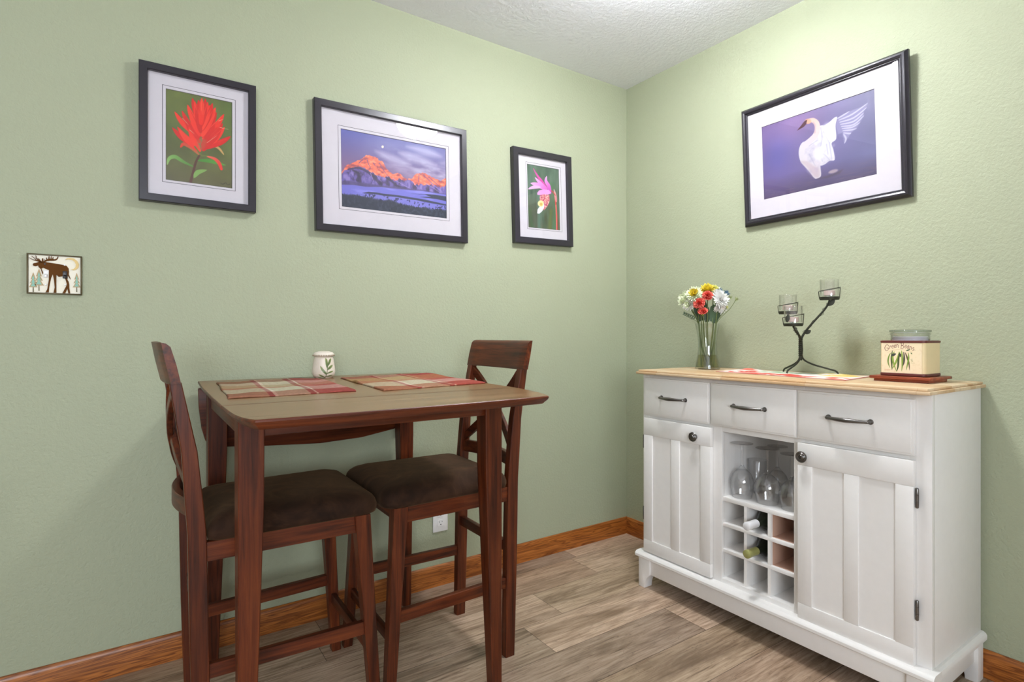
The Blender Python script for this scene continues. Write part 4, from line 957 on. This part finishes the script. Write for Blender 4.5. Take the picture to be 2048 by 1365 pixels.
# ------------------------------------------------------------------ candle stand
VX = Vector((.882, .472, 0)); RX = Vector((.472, -.882, 0))
def candle_stand():
    C0 = Vector((-.165, -1.056, 0)); zf = WT + .0035
    def P(l, d, z): return C0 + RX * l + VX * d + Vector((0, 0, z))
    t = thing('candle_stand', 'dark iron branch candle stand with three cup holders', 'candle holder', (C0.x, C0.y, zf))
    for l, d in ((-.060, .055), (-.045, -.050), (.122, -.012)):
        k = .9
        pts = smooth_path([P(l * .02, d * .02, 1.035), P(l * .06, d * .06, .998), P(l * .30, d * .30, .978), P(l * .72, d * .72, .962), P(l * .93, d * .93, .954), P(l, d, zf + .003)], 5)
        MB().tube(pts, .0033, 8).build('leg', m_iron, t)
    b = MB(); b.tube([P(0, 0, .99), P(.001, 0, 1.03), P(0, 0, 1.075)], [.005, .0075, .006], 10)
    for k in range(9): b.lathe([(.0062, -.002), (.0088, 0), (.0062, .002)], P(0, 0, 1.008 + k * .0075), 12)
    b.build('trunk', m_iron, t)
    cups = [(.094, -.004, 1.216), (-.044, .052, 1.168), (-.024, -.055, 1.119)]
    paths = [smooth_path([P(0, 0, 1.06), P(.008, 0, 1.085), P(.035, -.001, 1.125), (P(.075, -.003, 1.175)), P(.090, -.004, 1.200), P(.094, -.004, 1.214)], 6),
             smooth_path([P(0, 0, 1.06), P(-.006, .010, 1.085), P(-.020, .028, 1.115), P(-.038, .045, 1.145), P(-.044, .052, 1.166)], 6),
             smooth_path([P(0, 0, 1.06), P(-.003, -.010, 1.080), P(-.014, -.030, 1.097), P(-.024, -.055, 1.117)], 6)]
    for (l, d, z), pts in zip(cups, paths):
        MB().tube(pts, [.0045 - .0012 * i / len(pts) for i in range(len(pts))], 8).build('branch', m_iron, t)
        MB().lathe([(0, -.001), (.031, -.001), (.0325, .002), (.0325, .010), (.0312, .010), (.0312, .0015), (0, .0015)], P(l, d, z), 32).build('dish', m_iron, t)
        g = MB(); ring = []
        for k in range(41):
            a = 2 * PI * k / 36.0; ring.append(P(l, d, z) + (RX * math.cos(a) + VX * math.sin(a)) * (.0345 + .0012 * k / 40) + Vector((0, 0, .036 + .006 * math.cos(a - .3) + .003 * k / 40)))
        g.tube(ring, .0011, 6)
        for a in (PI, .15): g.tube([P(l, d, z + .004) + (RX * math.cos(a) + VX * math.sin(a)) * .0325, P(l, d, z + .036 + .006 * math.cos(a - .3)) + (RX * math.cos(a) + VX * math.sin(a)) * .035], .0013, 6)
        g.build('cup_ring', m_iron, t)
        v = MB(); pr = []
        for i in range(8, len(pts) - 2):
            for k in range(4):
                a = (i + k / 4) * 1.15; pr.append(pts[i] + (pts[min(i + 1, len(pts) - 1)] - pts[i]) * (k / 4) + (RX * math.cos(a) + VX * math.sin(a)) * (.006 + .003 * math.sin(i * 1.7)))
        v.tube(pr, .0008, 5); v.build('vine', m_iron, t)
    def leaf(p, dirv, ln, wd):
        dv = Vector(dirv).normalized(); sd = dv.cross(-VX).normalized(); b = MB(); top = []; bot = []
        for k in range(7):
            f = k / 6; w_ = wd * math.sin(PI * min(1, f * .92 + .04)) ** .8
            top.append([Vector(p) + dv * ln * f + sd * w_ * s + VX * (-.0012 - .0015 * (1 - abs(s))) for s in (-1, 0, 1)])
        rings = [r + [q + VX * .0012 for q in reversed(r)] for r in top]; b.loft(rings); b.build('leaf', m_iron, t)
    leaf(P(.090, -.008, 1.193), RX * .7 + Z * .75, .030, .0085); leaf(P(.016, -.004, 1.090), RX * .8 + Z * .6, .022, .007); leaf(P(-.044, -.088, 1.132), Z * 1.0 + RX * .15, .028, .0075)
    m_vot = clear('votive glass', (.99, .99, .99), .08, (.86, .86, .87), 0.0, 3.0, .8)
    m_wax = plain('pale pink wax', (232, 206, 196), .6)
    labs = ['clear votive glass on the highest branch of the candle stand', 'clear votive glass at the back left of the candle stand', 'clear votive glass on the lowest front branch of the candle stand']
    for (l, d, z), lab in zip(cups, labs):
        o = thing('votive_glass', lab, 'candle cup', P(l, d, z + .0018), 'votive glasses on the candle stand'); c = P(l, d, z + .0018)
        MB().lathe([(0, .012), (.0285, .013), (.0300, .071), (.0308, .072), (.0316, .071), (.0300, .0), (0, 0)], c, 36).build('cup', m_vot, o, smooth=50)
        k = MB(); k.lathe([(0, .0135), (.0185, .0135), (.0185, .030), (.0165, .031), (0, .0305)], c, 28); k.build('tealight', m_wax, o)
        MB().tube([c + Z * .0305, c + Z * .037], .0008, 6).build('wick', m_iron, o)
candle_stand()

# ------------------------------------------------------------------ green beans candle jar on its board
def paint_label():
    c = Canvas(300, 230, (236, 220, 188)); n = c.fbm(20, 16, 3, 3); c.put(np.clip((n - .55) * 4, 0, 1) * .25, (214, 190, 140))
    c.quad([(405, 375), (1055, 382), (1055, 862), (415, 826)])
    MR = (104, 46, 40)
    GL = {'G': [[(.85, .82), (.6, 1), (.3, .95), (.05, .6), (.05, .3), (.3, 0), (.6, 0), (.85, .2), (.85, .45)], [(.5, .46), (.98, .46)]], 'r': [[(.12, .6), (.16, .3), (.16, 0)], [(.16, .36), (.42, .6), (.85, .58)]],
          'e': [[(.12, .3), (.8, .36), (.75, .53), (.45, .62), (.12, .4), (.15, .12), (.45, 0), (.9, .12)]], 'n': [[(.1, .6), (.15, .3), (.15, 0)], [(.15, .4), (.45, .62), (.75, .45), (.76, .15), (.98, 0)]],
          'B': [[(.16, 0), (.19, .5), (.2, 1)], [(-.05, .88), (.2, 1), (.6, 1), (.8, .8), (.6, .58), (.25, .54)], [(.25, .54), (.7, .5), (.92, .26), (.65, .02), (.1, 0)]],
          'a': [[(.75, .5), (.45, .62), (.1, .4), (.1, .12), (.4, 0), (.73, .22)], [(.76, .6), (.75, .2), (.98, 0)]], 's': [[(.78, .52), (.45, .62), (.2, .48), (.45, .32), (.78, .17), (.5, 0), (.1, .08)]]}
    xs = [452, 530, 563, 600, 638, 676, 706, 772, 812, 852, 896]; ws = [68, 32, 36, 36, 40, 0, 56, 38, 38, 40, 34]
    for ch, x_, w_ in zip('Green Beans', xs, ws):
        if ch == ' ': continue
        hgt = 88 if ch in 'GB' else 76; by = 446 + 56 * ((x_ + w_ / 2 - 690) / 235) ** 2 + (14 if ch == 'B' else 4 if ch == 'G' else 0)
        for stt in GL[ch]: c.line([(x_ + a * w_ + hgt * b_ * .10, by - hgt * b_ + (x_ + a * w_ - x_) * .1) for a, b_ in stt], MR, 2.0 if ch in 'GB' else 1.6, 1.5)
    c.line([(930, 485), (950, 490)], MR, 1.2, .6)
    c.line([(500, 525), (580, 495), (700, 478), (800, 495), (900, 525)], (190, 160, 110), .7, .5)
    c.line([(800, 502), (830, 490), (865, 482)], (52, 78, 44), 1, .5, belly=4); c.line([(875, 530), (895, 555)], (70, 104, 54), 1, .5, belly=3)
    DK, LG = (62, 78, 40), (128, 154, 66)
    for pts, w_, col in (([(548, 535), (520, 600), (515, 680), (545, 760)], 3.6, (104, 132, 54)), ([(578, 500), (566, 600), (572, 700), (578, 795)], 4.2, DK), ([(610, 515), (585, 580), (600, 690), (650, 815)], 4.4, LG), ([(572, 580), (600, 560), (640, 545)], 6.2, (60, 64, 62)), ([(690, 515), (660, 620), (620, 710), (580, 775)], 4.4, LG), ([(700, 530), (680, 620), (672, 740), (650, 815)], 4.6, DK), ([(690, 580), (700, 560), (712, 600)], 6, (58, 52, 60)), ([(725, 500), (738, 600), (742, 700), (730, 812)], 5.0, LG), ([(760, 520), (770, 600), (765, 680), (745, 740)], 4.2, (70, 66, 62)), ([(785, 530), (815, 600), (845, 690), (858, 800)], 4.0, (92, 78, 56)), ([(835, 535), (842, 610), (825, 700), (803, 800)], 3.6, (112, 142, 58))):
        c.line(pts, col, w_ * .5, .7, belly=w_ * 1.25)
        c.line([(a - 3, b_) for a, b_ in pts], tuple(min(255, int(k * 1.3)) for k in col), 1.3, .5, 1.2, .6)
    c.line([(905, 632), (882, 632), (880, 650), (898, 650), (904, 662), (892, 674), (878, 670)], (120, 128, 72), 1.0, 1.0); c.ell((912, 660), 2.5, 3, (120, 128, 72))
    c.line([(876, 692), (890, 688), (905, 692), (920, 687), (935, 692)], (140, 140, 90), .7, .7)
    for yy in (778, 792): c.line([(456, yy), (470, yy + 6), (484, yy), (500, yy + 6), (516, yy), (532, yy + 6), (552, yy)], (196, 122, 70), .8, .8)
    return c

def bean_jar():
    x0, x1, y0, y1 = -.228, -.105, -1.350, -1.476; z0, z1 = .9555, 1.0665
    m_rw = wood('red stained board', (110, 44, 24), (150, 68, 38), (176, 88, 52), 1, .4)
    b = MB(); b.box((x0 - .014, y0 + .012, WT + .0003), (x1 + .014, y1 - .012, WT + .0085), .0015); b.box((x0 - .024, y0 + .022, WT + .0085), (x1 + .024, y1 - .022, z0 - .001), .0025)
    o = b.build('wooden_trivet', m_rw, None, ((x0 + x1) / 2, (y0 + y1) / 2, WT)); tag(o, 'square reddish stepped wooden stand under the green beans jar', 'trivet')
    t = thing('candle_jar', 'cream square candle jar labelled Green Beans with glass lid', 'candle jar', ((x0 + x1) / 2, (y0 + y1) / 2, z0))
    cr = .012
    def outl(g=0):
        pts = []
        for cx, cy, a0 in ((x1 - cr, y0 - cr, 0), (x0 + cr, y0 - cr, PI / 2), (x0 + cr, y1 + cr, PI), (x1 - cr, y1 + cr, 1.5 * PI)):
            for k in range(7): a = a0 + PI / 2 * k / 6; pts.append((cx + (cr + g) * math.cos(a), cy + (cr + g) * math.sin(a)))
        return pts
    m_lab = plain('cream paper', (232, 214, 170), .6); m_mar = plain('maroon band', (96, 44, 40), .45); m_gb = plain('green band', (64, 74, 48), .45)
    MB().loft([[(x, y, z) for x, y in outl(g)] for g, z in ((-.002, z0), (0, z0 + .002), (0, z1 - .002), (-.003, z1))]).build('body', m_lab, t, smooth=40)
    MB().loft([[(x, y, z) for x, y in outl(g)] for g, z in ((.0004, z0), (.0022, z0 + .0015), (.0022, z0 + .0075), (.0004, z0 + .009))]).build('lower_band', m_mar, t, smooth=40)
    MB().loft([[(x, y, z) for x, y in outl(g)] for g, z in ((.0004, z1 - .0065), (.0022, z1 - .005), (.0022, z1 + .0003), (-.004, z1 + .0015))]).build('upper_band', m_mar, t, smooth=40)
    # printed face
    c = paint_label()
    yy0, yy1 = y0 - cr + .006, y1 + cr - .003
    c.grid('label', lambda U, V: (x0 - .0006 + 0 * U, yy0 + (yy1 - yy0) * U, (z1 - .0065) + (z0 + .009 - z1 + .0065) * V), painted('printed label', .55), t)
    # glass neck, wax and lid
    cx, cy = (x0 + x1) / 2, (y0 + y1) / 2
    mg = clear('jar glass', (.96, .97, .97), .07, (.70, .72, .72), 0, 2.6, .85)
    MB().lathe([(.051, z1 + .0015), (.0525, z1 + .004), (.0520, z1 + .018), (.0545, z1 + .021), (.0545, z1 + .0245), (.0515, z1 + .0255), (.0500, z1 + .021), (.0490, z1 + .004)], (cx, cy, 0), 44).build('glass_neck', mg, t, smooth=50)
    MB().lathe([(0, z1 + .0012), (.0485, z1 + .0012), (.0485, z1 + .013), (.046, z1 + .0145), (0, z1 + .0140)], (cx, cy, 0), 40).build('wax', plain('white wax', (228, 224, 232), .5), t)
    MB().lathe([(0, z1 + .0265), (.040, z1 + .0262), (.0545, z1 + .0275), (.0560, z1 + .0295), (.0560, z1 + .0335), (.0545, z1 + .0350), (.030, z1 + .0362), (0, z1 + .0366)], (cx, cy, 0), 44).build('lid', clear('lid glass', (.80, .84, .82), .09, (.42, .46, .44), 0, 2.2, .8), t, smooth=50)
bean_jar()

# ------------------------------------------------------------------ vase of flowers
VC = Vector((-.163, -.643, WT)); VV = Vector((.807, .590, 0)); VR = Vector((.590, -.807, 0))
def vase():
    t = thing('glass_vase', 'clear hourglass vase of water holding mixed flowers', 'vase', VC)
    prof = [(.0515, 0), (.0518, .004), (.0490, .025), (.0445, .045), (.0415, .062), (.0395, .085), (.0395, .115), (.0420, .145), (.0465, .172), (.0520, .199), (.0526, .2005)]
    inn = [(r - .0028, z if z > .01 else .01) for r, z in prof]
    mg = clear('vase glass', (.965, .975, .96), .06, (.80, .83, .80), 0, 3.0, .8)
    MB().lathe([(0, .008)] + inn[1:] + list(reversed(prof)) + [(0, 0)], VC, 44).build('glass_wall', mg, t, smooth=50)
    wm = clear('flower water', (.80, .77, .50), .04, (.66, .63, .38), 0, 3.0, .35)
    MB().lathe([(0, .0085)] + [(r - .0034, max(z, .0085)) for r, z in prof[:5]] + [(0, .062)], VC, 40).build('water', wm, t, smooth=40)
vase()

m_stem = plain('flower stem', (96, 110, 58), .6); m_leafd = plain('dark green leaf', (44, 70, 36), .5); m_leafl = plain('light green sepal', (128, 154, 72), .5)
rg = random.Random(11)
def fp(cx, cy, dep): return VC + VR * ((cx - 425) * .0003) + VV * dep + Z * ((1285 - cy) * .0003)
def stem_path(P, k):
    a = k * 2.4; lat = (P - VC); fl_ = Vector((lat.x, lat.y, 0)); m = fl_.copy()
    if m.length > .040: m = m.normalized() * .040
    bot = m * .22 + Vector((math.cos(a), math.sin(a), 0)) * .020
    if bot.length > .034: bot = bot.normalized() * .034
    m2 = m * .62 + bot * .2
    return smooth_path([VC + bot + Z * .014, VC + m2 + Z * .100, VC + m * .92 + Z * .198, VC + fl_ * .8 + Z * (.2 + (lat.z - .2) * .62), P], 5)
def petal(b, base, d, up, ln, wd, curl, segs=4, tip=.25):
    d = d.normalized(); s = d.cross(up).normalized(); nrm = s.cross(d).normalized(); rings = []
    for k in range(segs + 1):
        f = k / segs; w_ = wd * (.35 + .65 * math.sin(PI * min(.78, f * .78 + .1))) * (1 if f < .99 else tip)
        p = base + d * ln * f + nrm * curl * ln * f * f
        th = .0003; rings.append([p - s * w_, p + nrm * th + nrm * w_ * -.15, p + s * w_, p - nrm * th - nrm * w_ * .15])
    b.loft(rings)
PM = {}
def pm(n, c):
    if n not in PM: PM[n] = plain(n, c, .6)
    return PM[n]
NF = [0]
def flower(name, label, cat, P, face, build, stem_r=.0020, group='stems of the flower bouquet'):
    k = NF[0]; NF[0] += 1
    t = thing(name, label, cat, VC + Z * .014, group)
    build(t, P, Vector(face).normalized())
    MB().tube(stem_path(P, k), stem_r, 7).build('stem', m_stem, t)
    return t
def mum(rad, mats, layers=5, cup=.9):
    def f(t, P, n):
        u = n.orthogonal().normalized(); v = n.cross(u); b = MB()
        for L in range(layers):
            g = L / (layers - 1); tilt = math.radians(8 + 68 * g * cup); cnt = int(22 - 9 * g); ln = 1.2 * rad * (1 - .38 * g)
            for k in range(cnt):
                a = 2 * PI * (k + .5 * (L % 2)) / cnt + rg.uniform(-.12, .12); r_ = u * math.cos(a) + v * math.sin(a); b.mi = 0 if g < .45 else min(1, len(mats) - 1)
                ti = tilt + rg.uniform(-.12, .12); d = r_ * math.cos(ti) + n * math.sin(ti)
                petal(b, P + n * .002 * L, d, n, ln * rg.uniform(.84, 1.10), rad * .13, .18)
        b.build('bloom', mats, t, smooth=60)
        MB().lathe([(0, -.006), (.003, -.005), (rad * .28, -.001), (rad * .22, .003), (0, .004)], P, 14, n).build('calyx', m_leafl, t)
    return f
def carn(rad, mats):
    def f(t, P, n):
        u = n.orthogonal().normalized(); v = n.cross(u); b = MB()
        for L in range(5):
            g = L / 4; cnt = 11 - L; tilt = math.radians(5 + 70 * g); ln = 1.12 * rad * (1 - .35 * g)
            for k in range(cnt):
                a = 2 * PI * k / cnt + L * .5 + rg.uniform(-.15, .15); r_ = u * math.cos(a) + v * math.sin(a); ti = tilt + rg.uniform(-.2, .2)
                d = (r_ * math.cos(ti) + n * math.sin(ti)).normalized(); s = d.cross(n).normalized(); nr = s.cross(d); rows = []
                for j in range(5):
                    ff = j / 4; w_ = rad * (.10 + .30 * ff); row = []
                    for q in range(7):
                        e = q / 3 - 1; zz = .12 * rad * ff * math.sin(q * 2.2 + k + L); frn = (.06 * rad * ((q % 2) * 2 - 1)) if j == 4 else 0
                        row.append(P + n * .001 * L + d * (ln * ff * (1 - .12 * e * e) + frn) + s * w_ * e + nr * zz)
                    rows.append(row)
                for j in range(4):
                    b.mi = 1 if j == 3 else 0
                    for q in range(6): b.face([rows[j][q], rows[j][q + 1], rows[j + 1][q + 1], rows[j + 1][q]])
        b.build('bloom', mats, t, smooth=60)
        MB().tube([P - n * .022, P - n * .016, P - n * .004, P + n * .001], [.002, .0048, .0055, .0065], 12).build('calyx', m_leafl, t)
    return f
def tufts(rad, mat, cnt=46, sphere=1.0):
    def f(t, P, n):
        b = MB(); b.lathe([(0, -rad * .3), (rad * .3, -rad * .1), (rad * .3, rad * .15), (0, rad * .3)], P, 10, n)
        for k in range(cnt):
            z_ = rg.uniform(-.35, 1); a = rg.uniform(0, 2 * PI); u = n.orthogonal().normalized(); v = n.cross(u); q = math.sqrt(max(0, 1 - z_ * z_))
            d = (u * math.cos(a) + v * math.sin(a)) * q + n * z_; petal(b, P, d, u if abs(d.dot(u)) < .9 else v, rad * rg.uniform(.8, 1.15), rad * .07, .05, 2)
        b.build('bloom', mat, t, smooth=50)
    return f
cream = pm('cream petal', (230, 236, 206)); lime = pm('lime petal', (216, 214, 120)); white = pm('white petal', (236, 236, 233)); yel = pm('yellow petal', (226, 206, 66)); coral = pm('coral petal', (214, 52, 44)); pink = pm('pale pink edge', (232, 116, 100)); blue = pm('blue thistle', (84, 116, 140)); bud = pm('green bud', (146, 158, 104))
TOC = (CAM - VC); TOC.z = 0; TOC.normalize(); Lf = -VR
flower('chrysanthemum', 'creamy green chrysanthemum at the far left of the bouquet', 'flower', fp(135, 262, .005), TOC * .6 + Lf * .8 + Z * .3, mum(.036, [cream, cream], 5, .8))
flower('chrysanthemum', 'white chrysanthemum below the creamy one, at the lower left of the bouquet', 'flower', fp(185, 335, -.012), TOC * .8 + Lf * .7 - Z * .1, mum(.028, [white, cream], 4, .8))
flower('chrysanthemum', 'large yellow centred cream chrysanthemum at the upper left of the bouquet', 'flower', fp(255, 205, -.022), TOC * .9 + Lf * .25 + Z * .45, mum(.034, [cream, yel], 6, .85), .002)
flower('chrysanthemum', 'bright yellow chrysanthemum at the top of the bouquet', 'flower', fp(425, 150, .012), TOC * .55 + Z * .8, mum(.033, [yel, yel], 6, .85), .002)
flower('chrysanthemum', 'white chrysanthemum behind the top, right of the yellow bloom', 'flower', fp(520, 150, .03), TOC * .5 + Z * .8 + VR * .2, mum(.028, [white, lime], 5, .8))
flower('carnation', 'coral carnation highest of the three, below the yellow bloom', 'flower', fp(428, 222, -.030), TOC * .75 + Z * .6, carn(.022, [coral, pink]))
flower('carnation', 'coral carnation with pale edges left of the stem bundle', 'flower', fp(315, 330, -.038), TOC * .85 + Z * .4 + Lf * .3, carn(.0245, [coral, pink]))
flower('carnation', 'lowest coral carnation, just above the vase rim', 'flower', fp(365, 452, -.040), TOC * .6 + Z * .8, carn(.020, [coral, pink]))
flower('daisy', 'large white spiky daisy at the right of the bouquet', 'flower', fp(600, 285, -.020), TOC * .9 + VR * .35 + Z * .2, mum(.033, [white, white], 5, .8), .002)
flower('daisy', 'white spiky daisy at the upper right, beneath the blue thistles', 'flower', fp(565, 205, .004), TOC * .7 + VR * .2 + Z * .6, mum(.026, [white, white], 5, .8))
flower('daisy', 'white drooping daisy below the large one on the right', 'flower', fp(590, 385, -.012), TOC * .8 + VR * .45 - Z * .4, mum(.026, [white, white], 4, .7))
flower('thistle', 'blue thistle at the top right of the bouquet', 'flower', fp(597, 140, .0), Z + VR * .1, tufts(.014, blue))
flower('thistle', 'blue thistle farther right, drooping over the green buds', 'flower', fp(685, 180, .008), Z * .8 + VR * .6, tufts(.016, blue))
flower('button_bud', 'olive green bud on a thin stem right of the white daisy', 'flower bud', fp(735, 245, .0), Z * .3 + VR * .9, tufts(.011, bud, 30), .0011)
flower('button_bud', 'rightmost olive green bud on the longest bending stem', 'flower bud', fp(812, 275, -.006), Z * .1 + VR, tufts(.012, bud, 30), .0011)
flower('button_bud', 'yellowish green bud low on the right side of the bouquet', 'flower bud', fp(690, 385, -.016), Z * .3 + VR, tufts(.009, lime, 26), .0011)
def sprig(t, P, n):
    b = MB(); side = Z * .8 + VR * .2
    for k in range(6):
        f = k / 5; q = P - n * .045 * f
        for s in (-1, 1): petal(b, q, n * .7 + side * s * .6, TOC, .013 + .004 * f, .0022, .1, 3)
    petal(b, P, n, TOC, .012, .002, .05, 3); b.build('leaflets', m_leafd, t, smooth=50)
flower('fern_sprig', 'dark green feathery sprig reaching out on the left over the vase rim', 'leaf sprig', fp(120, 475, -.004), Lf * .9 + Z * .45, sprig, .0011)
def broad(t, P, n):
    b = MB(); petal(b, P - n * .05, n, TOC, .074, .015, .1, 7, .1); b.build('leaf_blade', m_leafd, t, smooth=60)
flower('leaf_stem', 'dark broad leaf standing in the middle of the stems above the rim', 'leaf', fp(505, 425, -.014), Z + VR * .1, broad, .0014)
flower('leaf_stem', 'dark broad leaf behind the lowest carnation', 'leaf', fp(405, 430, -.018), Z + Lf * .1, broad, .0014)
flower('leaf_stem', 'dark broad leaf at the left of the stems, below the white bloom', 'leaf', fp(285, 425, -.006), Z + Lf * .35, broad, .0014)
flower('leaf_stem', 'dark broad leaf at the right of the stems, below the white daisies', 'leaf', fp(560, 455, -.010), Z + VR * .3, broad, .0014)
flower('leaf_stem', 'small dark leaf between the yellow bloom and the top carnation', 'leaf', fp(365, 330, -.010), Z + Lf * .2, broad, .0014)
